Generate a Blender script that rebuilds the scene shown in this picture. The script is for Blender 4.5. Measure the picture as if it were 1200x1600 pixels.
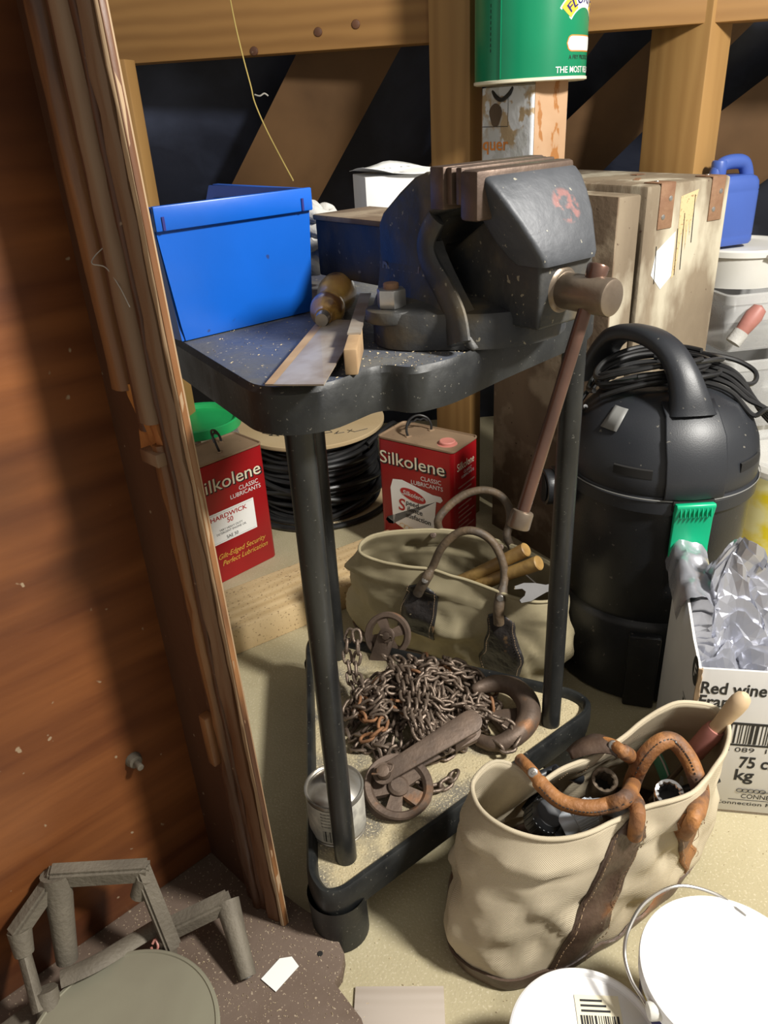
import bpy, bmesh, math, random
from mathutils import Vector, Matrix, noise
random.seed(7)
C = bpy.context.scene.collection
for o in list(bpy.data.objects): bpy.data.objects.remove(o)

# ------------------------------------------------------------------ camera
FPX = 1200.0; CAMH = 1.1
_d = Vector((135, 2300, 1200)).normalized()          # world down, in camera axes (right, down, forward)
_f = (Vector((0, 0, 1)) - _d * _d.z).normalized()
_r = _d.cross(_f)
if _r.x < 0: _r = -_r
ROWS = (_r, _f, -_d)
cam_right = Vector((ROWS[0].x, ROWS[1].x, ROWS[2].x))
cam_down = Vector((ROWS[0].y, ROWS[1].y, ROWS[2].y))
cam_fwd = Vector((ROWS[0].z, ROWS[1].z, ROWS[2].z))
cd = bpy.data.cameras.new('camera'); cam = bpy.data.objects.new('camera', cd); C.objects.link(cam)
cd.sensor_fit = 'VERTICAL'; cd.sensor_height = 36.0; cd.lens = 36.0 * FPX / 1600.0
cd.clip_start = 0.01
cu = -cam_down; cb = -cam_fwd
cam.matrix_world = Matrix(((cam_right.x, cu.x, cb.x, 0), (cam_right.y, cu.y, cb.y, 0), (cam_right.z, cu.z, cb.z, CAMH), (0, 0, 0, 1)))
bpy.context.scene.camera = cam

# ------------------------------------------------------------------ light
w = bpy.data.worlds.new('attic_ambience'); bpy.context.scene.world = w; w.use_nodes = True
w.node_tree.nodes['Background'].inputs[0].default_value = (1.0, 0.93, 0.84, 1)
w.node_tree.nodes['Background'].inputs[1].default_value = 0.42
def area(name, loc, target, size, power, col):
    l = bpy.data.lights.new(name, 'AREA'); l.shape = 'DISK'; l.size = size; l.energy = power; l.color = col
    o = bpy.data.objects.new(name, l); C.objects.link(o); o.location = loc
    o.rotation_euler = (Vector(target) - Vector(loc)).to_track_quat('-Z', 'Y').to_euler()
    return o
area('work_lamp', (1.50, 0.16, 2.15), (0.3, 1.0, 0.3), 0.30, 106, (1.0, 0.965, 0.90))
vs = bpy.context.scene.view_settings
vs.view_transform = 'Standard'; vs.look = 'None'; vs.gamma = 1; vs.exposure = 0.0; vs.use_curve_mapping = False

# ------------------------------------------------------------------ points from the photograph's pixels
def ray(u, v):
    c = Vector(((u - 600) / FPX, (v - 800) / FPX, 1.0))
    return Vector((ROWS[0].dot(c), ROWS[1].dot(c), ROWS[2].dot(c)))
def az(u, v, z):
    r = ray(u, v); t = (z - CAMH) / r.z; return Vector((r.x * t, r.y * t, z))
def ay(u, v, y):
    r = ray(u, v); t = y / r.y; return Vector((r.x * t, y, CAMH + r.z * t))

# ------------------------------------------------------------------ materials
def mat(name, c1, c2=None, rough=.6, metal=0., scale=8., stretch=(1, 1, 1), detail=4., lo=.35, hi=.65,
        bump=0., bscale=60., spots=None, sscale=80., sth=.7, bstretch=(1, 1, 1), spec=.5, r2=None, wave=None, trans=0., alpha=1., worn=None, coat=0., patch=None):
    m = bpy.data.materials.new(name); m.use_nodes = True; nt = m.node_tree; N = nt.nodes; L = nt.links
    b = N['Principled BSDF']; b.inputs['Roughness'].default_value = rough; b.inputs['Metallic'].default_value = metal
    b.inputs['Specular IOR Level'].default_value = spec
    if coat: b.inputs['Coat Weight'].default_value = coat; b.inputs['Coat Roughness'].default_value = .15
    if trans: b.inputs['Transmission Weight'].default_value = trans
    if alpha < 1: b.inputs['Alpha'].default_value = alpha
    tc = N.new('ShaderNodeTexCoord')
    def mp(s):
        x = N.new('ShaderNodeMapping'); x.inputs['Scale'].default_value = s; L.new(tc.outputs['Object'], x.inputs[0]); return x
    def nz(sc, st, det=4., dist=0.):
        x = N.new('ShaderNodeTexNoise'); x.inputs['Scale'].default_value = sc; x.inputs['Detail'].default_value = det
        x.inputs['Distortion'].default_value = dist; L.new(mp(st).outputs[0], x.inputs['Vector']); return x.outputs[0]
    def ramp(src, a, c):
        x = N.new('ShaderNodeMapRange'); x.inputs[1].default_value = a; x.inputs[2].default_value = c; L.new(src, x.inputs[0]); return x.outputs[0]
    def mix(f, a, c):
        x = N.new('ShaderNodeMix'); x.data_type = 'RGBA'; L.new(f, x.inputs[0])
        for i, q in ((6, a), (7, c)):
            if isinstance(q, tuple): x.inputs[i].default_value = q + (1,)
            else: L.new(q, x.inputs[i])
        return x.outputs[2]
    if c2 is None: c2 = tuple(x * .82 for x in c1)
    if wave:
        x = N.new('ShaderNodeTexWave'); x.inputs['Scale'].default_value = wave[0]; x.inputs['Distortion'].default_value = wave[1]
        x.inputs['Detail'].default_value = 3; x.inputs['Detail Scale'].default_value = 1.2; x.bands_direction = wave[2]
        L.new(mp(stretch).outputs[0], x.inputs['Vector']); f = x.outputs['Fac']
        col = mix(ramp(f, 0, 1), c1, c2)
        col = mix(ramp(nz(scale, stretch, detail), lo, hi), col, c1)
    else:
        f = ramp(nz(scale, stretch, detail, .3), lo, hi); col = mix(f, c1, c2)
        if r2 is not None:
            rr = N.new('ShaderNodeMapRange'); rr.inputs[3].default_value = rough; rr.inputs[4].default_value = r2; L.new(f, rr.inputs[0]); L.new(rr.outputs[0], b.inputs['Roughness'])
    wf = None
    if patch:   # keep the worn colour inside a round area of the surface (centre, radius, softness)
        dn = N.new('ShaderNodeVectorMath'); dn.operation = 'DISTANCE'; dn.inputs[1].default_value = patch[0]; L.new(tc.outputs['Object'], dn.inputs[0])
        pr = N.new('ShaderNodeMapRange'); pr.inputs[1].default_value = patch[1] + patch[2]; pr.inputs[2].default_value = patch[1]; L.new(dn.outputs['Value'], pr.inputs[0])
        mu = N.new('ShaderNodeMath'); mu.operation = 'MULTIPLY'; L.new(pr.outputs[0], mu.inputs[0]); L.new(ramp(nz(worn[1], (1, 1, 1), 7.), worn[2] - .065, worn[2] - .065 + worn[3]), mu.inputs[1])
        col = mix(mu.outputs[0], col, worn[0]); worn = None
    if worn:    # (colour, scale, threshold, softness)
        col = mix(ramp(nz(worn[1], worn[4] if len(worn) > 4 else (1, 1, 1), 7.), worn[2] - .065, worn[2] - .065 + worn[3]), col, worn[0])
    if spots:
        col = mix(ramp(nz(sscale, (1, 1, 1), 2.), sth - .055, sth - .02), col, spots)
    L.new(col, b.inputs['Base Color'])
    if bump:
        bp = N.new('ShaderNodeBump'); bp.inputs['Strength'].default_value = bump; bp.inputs['Distance'].default_value = .004
        L.new(nz(bscale, bstretch, 5.), bp.inputs['Height']); L.new(bp.outputs[0], b.inputs['Normal'])
    return m

def weave(name, c1, c2, sc=420., dirt=(.30, .25, .17)):
    m = bpy.data.materials.new(name); m.use_nodes = True; nt = m.node_tree; N = nt.nodes; L = nt.links
    b = N['Principled BSDF']; b.inputs['Roughness'].default_value = .92; b.inputs['Specular IOR Level'].default_value = .15
    tc = N.new('ShaderNodeTexCoord')
    n1 = N.new('ShaderNodeTexNoise'); n1.inputs['Scale'].default_value = 9; n1.inputs['Detail'].default_value = 6
    n2 = N.new('ShaderNodeTexNoise'); n2.inputs['Scale'].default_value = 5; n2.inputs['Detail'].default_value = 8; n2.inputs['Roughness'].default_value = .65
    L.new(tc.outputs['Object'], n1.inputs[0]); L.new(tc.outputs['Object'], n2.inputs[0])
    mx = N.new('ShaderNodeMix'); mx.data_type = 'RGBA'; mx.inputs[6].default_value = c1 + (1,); mx.inputs[7].default_value = c2 + (1,)
    L.new(n1.outputs[0], mx.inputs[0])
    r = N.new('ShaderNodeMapRange'); r.inputs[1].default_value = .48; r.inputs[2].default_value = .70; r.inputs[4].default_value = .62; L.new(n2.outputs[0], r.inputs[0])
    m2 = N.new('ShaderNodeMix'); m2.data_type = 'RGBA'; L.new(r.outputs[0], m2.inputs[0]); L.new(mx.outputs[2], m2.inputs[6]); m2.inputs[7].default_value = dirt + (1,)
    sx = N.new('ShaderNodeSeparateXYZ'); L.new(tc.outputs['UV'], sx.inputs[0])
    hs = []
    for i in (0, 1):
        mu = N.new('ShaderNodeMath'); mu.operation = 'MULTIPLY'; mu.inputs[1].default_value = sc * 6.283; L.new(sx.outputs[i], mu.inputs[0])
        si = N.new('ShaderNodeMath'); si.operation = 'SINE'; L.new(mu.outputs[0], si.inputs[0]); hs.append(si)
    ad = N.new('ShaderNodeMath'); ad.operation = 'MULTIPLY'; L.new(hs[0].outputs[0], ad.inputs[0]); L.new(hs[1].outputs[0], ad.inputs[1])
    r2 = N.new('ShaderNodeMapRange'); r2.inputs[1].default_value = -1; r2.inputs[2].default_value = 1; r2.inputs[3].default_value = .82; r2.inputs[4].default_value = 1.06; L.new(ad.outputs[0], r2.inputs[0])
    m3 = N.new('ShaderNodeMix'); m3.data_type = 'RGBA'; m3.blend_type = 'MULTIPLY'; m3.inputs[0].default_value = 1
    L.new(m2.outputs[2], m3.inputs[6]); L.new(r2.outputs[0], m3.inputs[7]); L.new(m3.outputs[2], b.inputs['Base Color'])
    bp = N.new('ShaderNodeBump'); bp.inputs['Strength'].default_value = .35; bp.inputs['Distance'].default_value = .0012
    L.new(ad.outputs[0], bp.inputs['Height']); L.new(bp.outputs[0], b.inputs['Normal'])
    return m

M = dict(
 floor=mat('chipboard', (.38, .33, .20), (.44, .385, .245), .8, scale=5, bump=.25, bscale=220, spots=(.50, .44, .30), sscale=260, sth=.66, worn=((.30, .255, .15), 4, .60, .2)),
 felt=mat('roofing_felt', (.008, .011, .024), (.055, .068, .115), .55, scale=3.5, bump=.6, bscale=14, detail=8, lo=.45, hi=.8),  # lighter blue mottling paints the felt's sheen into its colour
 pine=mat('roof_pine', (.30, .155, .045), (.21, .10, .026), .65, scale=3, wave=(9, 4, 'Z'), stretch=(.25, 1, 1), bump=.15, bscale=30, bstretch=(.2, 1, 1)),
 pinev=mat('post_pine', (.34, .19, .06), (.26, .135, .038), .65, scale=3, wave=(9, 7, 'X'), stretch=(1, 1, .10), bump=.15, bscale=30, bstretch=(1, 1, .15)),
 rafter=mat('rafter_pine', (.15, .078, .030), (.09, .045, .016), .7, scale=4, detail=6),
 paleboard=mat('pale_board', (.62, .46, .25), (.50, .35, .17), .75, scale=3, wave=(10, 3, 'Y'), stretch=(.3, 1, 1), bump=.2, bscale=90, spots=(.30, .2, .1), sscale=160, sth=.68),
 greyply=mat('grey_plywood', (.46, .40, .34), (.34, .28, .22), .8, wave=(22, 2, 'Y'), stretch=(.2, 1, 1), scale=6),
 mahog=mat('mahogany_panel', (.10, .030, .010), (.215, .075, .022), .40, scale=7, stretch=(.22, .22, 2.6), detail=9, lo=.36, hi=.66, bump=.06, bscale=140, bstretch=(.2, .2, 1), spots=(.30, .22, .14), sscale=55, sth=.79, worn=((.045, .016, .008), 2.2, .56, .22, (.5, .5, 1.4))),
 mahogd=mat('dark_mahogany', (.065, .026, .013), (.11, .045, .02), .5, scale=5, stretch=(1, 1, .2), bump=.12, bscale=60, spots=(.28, .2, .13), sscale=70, sth=.77),
 mould=mat('worn_moulding', (.10, .038, .014), (.27, .125, .048), .38, scale=9, stretch=(1, 1, .12), bump=.25, bscale=70, bstretch=(1, 1, .2), worn=((.07, .03, .015), 12, .55, .1, (1, 1, .15))),
 mould2=mat('dusty_moulding', (.155, .090, .050), (.25, .165, .10), .55, scale=9, stretch=(1, 1, .1), bump=.25, bscale=70, bstretch=(1, 1, .2), worn=((.12, .05, .02), 10, .58, .1, (1, 1, .12))),
 lip=mat('pale_wood_edge', (.42, .30, .18), (.24, .15, .08), .7, scale=12, stretch=(1, 1, .1), bump=.3, bscale=90, bstretch=(1, 1, .15)),
 rawwood=mat('split_orange_wood', (.50, .22, .05), (.30, .11, .03), .6, scale=30, stretch=(1, 1, .3), bump=.6, bscale=80),
 dusty=mat('dusty_board', (.095, .062, .042), (.14, .10, .075), .75, scale=7, bump=.12, bscale=120, spots=(.34, .27, .19), sscale=240, sth=.70),
 castiron=mat('dusty_cast_metal', (.115, .098, .074), (.17, .148, .112), .68, metal=.25, scale=14, bump=.35, bscale=180),
 disc=mat('dusty_disc', (.27, .26, .19), (.22, .205, .15), .55, metal=.3, scale=6, bump=.05, bscale=60),
 black=mat('black_enamel', (.006, .007, .008), (.016, .017, .016), .42, scale=22, bump=.12, bscale=90, spots=(.10, .095, .08), sscale=230, sth=.745, r2=.55),
 pipe=mat('black_pipe', (.010, .011, .012), (.030, .031, .030), .33, scale=25, stretch=(1, 1, .3), bump=.08, bscale=90, spots=(.09, .088, .08), sscale=230, sth=.75, metal=.1),
 traytop=mat('oily_tray', (.05, .062, .095), (.10, .10, .095), .38, scale=13, bump=.25, bscale=100, spots=(.33, .29, .2), sscale=190, sth=.735, r2=.6, worn=((.11, .105, .09), 9, .6, .2)),
 traydust=mat('sawdust_tray', (.47, .395, .24), (.19, .17, .13), .85, scale=12, detail=10, lo=.44, hi=.60, bump=.5, bscale=260, spots=(.54, .46, .29), sscale=300, sth=.64),
 vice=mat('vice_paint', (.024, .027, .032), (.060, .058, .052), .40, scale=16, metal=.15, bump=.32, bscale=60, spots=(.22, .2, .15), sscale=130, sth=.74, worn=((.09, .072, .045), 18, .60, .15), r2=.58),
 viceface=mat('vice_grey_face', (.070, .074, .083), (.045, .049, .056), .52, metal=.15, scale=16, bump=.25, bscale=70, worn=((.19, .085, .078), 75, .52, .08), patch=((.012, -.137, .136), .016, .004), spots=(.3, .28, .22), sscale=150, sth=.76),
 jaw=mat('brown_jaw_steel', (.15, .105, .078), (.09, .062, .048), .42, metal=.6, scale=30, bump=.15, bscale=120, r2=.6),
 screw=mat('screw_steel', (.24, .19, .14), (.18, .14, .105), .38, metal=.7, scale=30, bump=.08, bscale=160),
 rod=mat('brown_bar_steel', (.17, .095, .07), (.11, .065, .05), .30, metal=.65, scale=26, stretch=(1, 1, .5), bump=.05, bscale=160),
 zinc=mat('zinc_nut', (.62, .62, .60), (.45, .44, .42), .3, metal=.85, scale=40, bump=.05),
 rust=mat('rusty_iron', (.10, .070, .052), (.155, .108, .078), .58, metal=.35, scale=28, bump=.18, bscale=180, worn=((.26, .12, .05), 20, .64, .12)),
 chain=mat('chain_steel', (.16, .118, .088), (.24, .185, .145), .48, metal=.6, scale=60, bump=.25, bscale=300),
 chainr=mat('rusty_link', (.30, .14, .06), (.20, .10, .05), .7, metal=.2, scale=60, bump=.3, bscale=300),
 dark=mat('dark_void', (.012, .011, .010), None, .9),
 blue=mat('blue_plastic', (.004, .105, .53), (.004, .09, .45), .36, scale=6, bump=.04, bscale=60, spots=(.02, .05, .2), sscale=45, sth=.80),
 white=mat('white_card', (.74, .74, .72), (.68, .68, .66), .6, scale=6),
 paper=mat('white_paper', (.86, .86, .83), (.82, .82, .78), .7),
 rag=mat('white_cloth', (.62, .61, .58), (.42, .41, .38), .9, scale=18, bump=.3, bscale=200),
 beech=mat('varnished_beech', (.66, .40, .10), (.50, .26, .06), .28, scale=12, stretch=(3, 3, 1), coat=.4, worn=((.16, .07, .02), 24, .64, .1)),
 steel=mat('scraper_blade', (.44, .40, .34), (.22, .16, .11), .36, metal=.30, scale=16, r2=.5, bump=.06, bscale=50),
 rosew=mat('tan_wood', (.42, .29, .16), (.3, .19, .1), .6, scale=20),
 red=mat('red_tin', (.36, .008, .012), (.30, .007, .010), .32, scale=6, bump=.03, bscale=40),
 tintop=mat('dusty_tin_top', (.34, .235, .145), (.27, .185, .115), .62, scale=10, metal=.2, spots=(.2, .13, .08), sscale=60, sth=.75),
 green=mat('green_plastic', (.02, .42, .12), None, .4),
 latch=mat('latch_green', (.004, .42, .20), (.004, .37, .175), .34),
 tingreen=mat('green_tin', (.004, .235, .105), (.004, .20, .09), .28, scale=5, bump=.03, bscale=30),
 pink=mat('pink_plastic', (.72, .27, .22), None, .5),
 ink=mat('black_ink', (.012, .012, .014), None, .6),
 cream=mat('cream_print', (.86, .80, .60), None, .5),
 gold=mat('gold_print', (.72, .42, .07), None, .5),
 redink=mat('red_print', (.48, .02, .02), None, .5),
 whiteink=mat('white_print', (.85, .85, .82), None, .5),
 orange=mat('orange_print', (.80, .27, .04), None, .5),
 yellowp=mat('yellow_print', (.86, .55, .04), None, .5),
 navy=mat('navy_print', (.02, .02, .16), None, .4),
 chipflange=mat('spool_flange', (.56, .43, .25), (.50, .37, .2), .75, scale=5, bump=.1, bscale=160),
 cable=mat('black_cable', (.012, .012, .013), (.02, .02, .02), .36, scale=30),
 vac=mat('black_vacuum_plastic', (.011, .012, .014), (.018, .019, .022), .36, scale=10, bump=.12, bscale=420, spots=(.10, .09, .08), sscale=90, sth=.765),
 vacs=mat('satin_vacuum_head', (.015, .017, .021), (.022, .024, .029), .43, scale=7, bump=.06, bscale=420, spots=(.14, .13, .11), sscale=80, sth=.77),
 sticker=mat('grey_sticker', (.22, .22, .21), None, .5),
 crate=mat('painted_old_crate', (.165, .125, .082), (.285, .228, .155), .82, scale=5, detail=8, stretch=(1, 1, .35), bump=.45, bscale=50, bstretch=(1, 1, .5), worn=((.50, .45, .34), 8, .565, .12, (1, 1, .4)), spots=(.10, .06, .04), sscale=60, sth=.77),
 crate2=mat('brown_old_crate', (.10, .066, .040), (.18, .125, .078), .8, scale=6, stretch=(1, 1, .4), bump=.45, bscale=50, worn=((.30, .235, .16), 9, .58, .12), spots=(.06, .035, .02), sscale=60, sth=.76),
 rustplate=mat('rusty_plate', (.20, .10, .055), (.28, .16, .09), .7, scale=22, bump=.4, bscale=90),
 canvas=weave('cream_canvas', (.64, .56, .41), (.52, .44, .31)),
 canvasg=weave('greenish_canvas', (.47, .405, .265), (.35, .30, .18), dirt=(.13, .105, .06)),
 leather=mat('brown_leather', (.062, .038, .027), (.115, .075, .052), .42, scale=14, bump=.3, bscale=110, worn=((.20, .09, .04), 14, .66, .10)),
 leathert=mat('tan_leather', (.36, .155, .045), (.20, .085, .032), .6, scale=22, bump=.5, bscale=140, worn=((.10, .055, .035), 17, .55, .1)),
 leatherk=mat('black_leather', (.016, .015, .015), (.035, .03, .028), .40, scale=12, bump=.7, bscale=70, worn=((.13, .08, .04), 34, .70, .05)),
 leatherg=mat('greyed_leather', (.060, .046, .034), (.13, .088, .05), .6, scale=22, bump=.4, bscale=120),
 hickory=mat('hickory_handle', (.40, .25, .08), (.26, .15, .05), .45, scale=30, stretch=(1, 1, 1), bump=.2, bscale=120),
 palewood=mat('pale_handle', (.66, .50, .32), (.54, .38, .22), .6, scale=14),
 pinkred=mat('faded_red_grip', (.46, .19, .16), (.36, .15, .12), .5, scale=20),
 brightred=mat('bright_red_band', (.60, .05, .05), None, .35),
 chrome=mat('chrome', (.75, .75, .76), (.6, .6, .6), .14, metal=1.),
 blackpl=mat('black_plastic', (.018, .02, .024), None, .4),
 greypl=mat('pale_grey_plastic', (.55, .60, .66), (.48, .53, .6), .35, metal=.2),
 paintlid=mat('white_lid', (.84, .84, .84), (.80, .80, .80), .38, scale=3),
 wire=mat('wire_handle', (.42, .40, .37), None, .32, metal=.85),
 card=mat('white_cardboard', (.70, .69, .67), (.62, .61, .60), .7, scale=5, bump=.12, bscale=40, bstretch=(1, 1, .2)),
 cardedge=mat('brown_cardboard', (.40, .28, .17), None, .85),
 foil=mat('silver_bag', (.58, .59, .64), (.48, .49, .54), .27, metal=.68, scale=6, bump=.1, bscale=30),
 jerry=mat('blue_jerrycan', (.055, .115, .42), (.05, .10, .36), .42, scale=5, bump=.04),
 bucket=mat('white_bucket', (.72, .71, .67), (.66, .65, .6), .45),
 clear=mat('milky_plastic', (.80, .80, .78), None, .35, alpha=.30),
 yellow=mat('yellow_label', (.86, .70, .03), (.90, .86, .45), .4, scale=14, lo=.45, hi=.62),
 tin=mat('tinplate', (.44, .43, .40), (.30, .27, .22), .33, metal=.7, scale=22),
 tinlabel=mat('tin_label', (.55, .53, .46), (.30, .29, .26), .5, scale=40),
 peel=mat('peeling_paper', (.60, .62, .62), (.46, .34, .20), .7, scale=13, detail=9, lo=.47, hi=.55, worn=((.72, .75, .78), 22, .56, .04), bump=.3, bscale=60),
 peach=mat('peach_paper', (.50, .32, .19), (.44, .27, .15), .7, scale=10, worn=((.36, .15, .04), 34, .60, .04, (1, 1, .5))),
 fawn=mat('sawdust_flake', (.62, .50, .30), None, .9),
 thread=mat('yellow_thread', (.45, .34, .10), None, .8),
 web=mat('grey_thread', (.38, .36, .32), None, .9),
)
# ------------------------------------------------------------------ builders
class B:
    def __init__(s): s.bm = bmesh.new(); s.uv = None
    def _merge(s, t):
        me = bpy.data.meshes.new('t'); t.to_mesh(me); s.bm.from_mesh(me); bpy.data.meshes.remove(me); t.free(); return s
    def prism(s, pts, ax, lo, hi, bev=0, seg=2):       # pts 2D; ax = axis of extrusion
        t = bmesh.new()
        def P(a, b, h): return {'z': (a, b, h), 'x': (h, a, b), 'y': (a, h, b)}[ax]
        vl = [t.verts.new(P(a, b, lo)) for a, b in pts]; vh = [t.verts.new(P(a, b, hi)) for a, b in pts]
        t.faces.new(vl); t.faces.new(vh[::-1]); n = len(pts)
        for i in range(n): t.faces.new((vl[i], vl[(i + 1) % n], vh[(i + 1) % n], vh[i]))
        bmesh.ops.recalc_face_normals(t, faces=t.faces)
        if bev: bmesh.ops.bevel(t, geom=[e for e in t.edges if e.calc_face_angle(0) > .5], offset=bev, segments=seg, affect='EDGES', profile=.5)
        return s._merge(t)
    def box(s, c, d, bev=0, mtx=None, seg=2):
        t = bmesh.new(); bmesh.ops.create_cube(t, size=1.0)
        for v in t.verts: v.co = Vector((v.co.x * d[0], v.co.y * d[1], v.co.z * d[2]))
        if bev: bmesh.ops.bevel(t, geom=t.edges[:], offset=bev, segments=seg, affect='EDGES', profile=.5)
        for v in t.verts:
            if mtx: v.co = mtx @ v.co
            v.co += Vector(c)
        return s._merge(t)
    def lathe(s, prof, c=(0, 0, 0), n=48, mtx=None, a0=0, a1=2 * math.pi):   # prof [(r,z)]
        full = abs(a1 - a0 - 2 * math.pi) < 1e-6; loops = []
        m = n if full else n + 1
        for r, z in prof:
            if r < 1e-6: loops.append([s.bm.verts.new(s._x((0, 0, z), c, mtx))] * m)
            else: loops.append([s.bm.verts.new(s._x((r * math.cos(a0 + (a1 - a0) * i / n), r * math.sin(a0 + (a1 - a0) * i / n), z), c, mtx)) for i in range(m)])
        return s._loft(loops, full)
    def _x(s, p, c, mtx):
        p = Vector(p)
        if mtx: p = mtx @ p
        return p + Vector(c)
    def _loft(s, loops, closed):
        for A, D in zip(loops, loops[1:]):
            m = len(A)
            for i in range(m if closed else m - 1):
                j = (i + 1) % m; q = []
                for v in (A[i], A[j], D[j], D[i]):
                    if v not in q: q.append(v)
                if len(q) > 2:
                    try: s.bm.faces.new(q)
                    except ValueError: pass
        return s
    def loft(s, loops, closed=True, caps=False):
        L = [[s.bm.verts.new(Vector(p)) for p in l] for l in loops]; s._loft(L, closed)
        if caps:
            s.bm.faces.new(L[0][::-1]); s.bm.faces.new(L[-1])
        return s
    def tube(s, pts, r, n=10, closed=False, caps=True, flat=None, up=None):
        pts = [Vector(p) for p in pts]; k = len(pts)
        rs = r if isinstance(r, (list, tuple)) else [r] * k
        T = []
        for i in range(k):
            if closed: t = pts[(i + 1) % k] - pts[i - 1]
            else: t = pts[min(i + 1, k - 1)] - pts[max(i - 1, 0)]
            T.append(t.normalized())
        u = Vector(up) if up else (Vector((0, 0, 1)) if abs(T[0].z) < .9 else Vector((1, 0, 0)))
        loops = []
        for i in range(k):
            if up: u = Vector(up)
            u = (u - T[i] * u.dot(T[i])).normalized(); v = T[i].cross(u)
            fa, fb = (1, 1) if flat is None else flat
            loops.append([s.bm.verts.new(pts[i] + (u * math.cos(2 * math.pi * j / n) * fa + v * math.sin(2 * math.pi * j / n) * fb) * rs[i]) for j in range(n)])
        if closed: loops.append(loops[0])
        s._loft(loops, True)
        if caps and not closed:
            s.bm.faces.new(loops[0][::-1]); s.bm.faces.new(loops[-1])
        return s
    def cyl(s, p0, p1, r0, r1=None, n=24, bev=0):
        p0 = Vector(p0); p1 = Vector(p1); r1 = r0 if r1 is None else r1; d = (p1 - p0); L = d.length
        q = d.to_track_quat('Z', 'Y').to_matrix()
        if bev: pr = [(0, 0), (r0 - bev, 0), (r0 - bev * .3, bev * .3), (r0, bev), (r1, L - bev), (r1 - bev * .3, L - bev * .3), (r1 - bev, L), (0, L)]
        else: pr = [(0, 0), (r0, 0), (r1, L), (0, L)]
        return s.lathe(pr, p0, n, q)
    def quad(s, a, b, c, d):
        s.bm.faces.new([s.bm.verts.new(Vector(p)) for p in (a, b, c, d)]); return s
    def geo(s, verts, faces):
        V = [s.bm.verts.new(Vector(p)) for p in verts]
        for f in faces:
            try: s.bm.faces.new([V[i] for i in f])
            except ValueError: pass
        return s

def catmull(P, n=8, closed=False):
    P = [Vector(p) for p in P]; k = len(P); out = []
    for i in range(k if closed else k - 1):
        if closed: a, b, c, d = P[i - 1], P[i], P[(i + 1) % k], P[(i + 2) % k]
        else: a, b, c, d = P[max(i - 1, 0)], P[i], P[i + 1], P[min(i + 2, k - 1)]
        for j in range(n):
            t = j / n
            out.append(.5 * ((2 * b) + (c - a) * t + (2 * a - 5 * b + 4 * c - d) * t * t + (3 * b - a - 3 * c + d) * t ** 3))
    if not closed: out.append(P[-1])
    return out
def resample(P, n, closed=True):
    P = [Vector(p) for p in P]; Q = P + [P[0]] if closed else P
    L = [0]
    for a, b in zip(Q, Q[1:]): L.append(L[-1] + (b - a).length)
    out = []; j = 0
    for i in range(n):
        t = L[-1] * i / (n if closed else n - 1)
        while j < len(L) - 2 and L[j + 1] < t: j += 1
        f = (t - L[j]) / max(L[j + 1] - L[j], 1e-9); out.append(Q[j].lerp(Q[j + 1], min(f, 1)))
    return out
def rrect(w_, d_, r, n=6, cx=0, cy=0):
    out = []
    for sx, sy, a in ((1, 1, 0), (-1, 1, 90), (-1, -1, 180), (1, -1, 270)):
        for i in range(n + 1):
            t = math.radians(a + 90 * i / n); out.append((cx + sx * (w_ / 2 - r) + r * math.cos(t), cy + sy * (d_ / 2 - r) + r * math.sin(t)))
    return out
def rpoly(pts, r, n=6):           # round the corners of a 2D polygon
    out = []; k = len(pts)
    for i in range(k):
        p = Vector(pts[i]); a = Vector(pts[i - 1]); b = Vector(pts[(i + 1) % k]); ri = r[i] if isinstance(r, (list, tuple)) else r
        da = (a - p); db = (b - p); l = min(ri, da.length * .48, db.length * .48)
        s0 = p + da.normalized() * l; s1 = p + db.normalized() * l
        for j in range(n + 1):
            t = j / n; out.append(tuple((s0 * (1 - t) ** 2 + p * 2 * t * (1 - t) + s1 * t * t)))
    return out

def thing(name, label, cat, loc=(0, 0, 0), rz=0, group=None):
    o = bpy.data.objects.new(name, None); C.objects.link(o); o.location = loc; o.rotation_euler = (0, 0, rz); o.empty_display_size = .05
    o['label'] = label; o['category'] = cat
    if group: o['group'] = group
    return o
def wm(o):
    m = Matrix.Translation(o.location) @ o.rotation_euler.to_matrix().to_4x4()
    return wm(o.parent) @ m if o.parent else m
def part(name, b, m, parent=None, label=None, world=False, angle=35, uv=None, kind=None, smooth=True):
    me = bpy.data.meshes.new(name)
    bmesh.ops.recalc_face_normals(b.bm, faces=b.bm.faces)
    if world and parent:
        inv = wm(parent).inverted()
        for v in b.bm.verts: v.co = inv @ v.co
    b.bm.to_mesh(me); b.bm.free()
    if smooth:
        for p in me.polygons: p.use_smooth = True
        me.set_sharp_from_angle(angle=math.radians(angle))
    me.materials.append(M[m] if isinstance(m, str) else m)
    o = bpy.data.objects.new(name, me); C.objects.link(o)
    if parent: o.parent = parent
    if label: o['label'] = label
    if kind: o['kind'] = kind
    return o
def solo(name, b, m, label, cat, loc=(0, 0, 0), rz=0, group=None, **k):      # a thing that is one mesh
    o = part(name, b, m, None, label, **k); o.location = loc; o.rotation_euler = (0, 0, rz); o['category'] = cat
    if group: o['group'] = group
    return o
def struct(name, b, m, **k):
    o = part(name, b, m, **k); o['kind'] = 'structure'; return o

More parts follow.
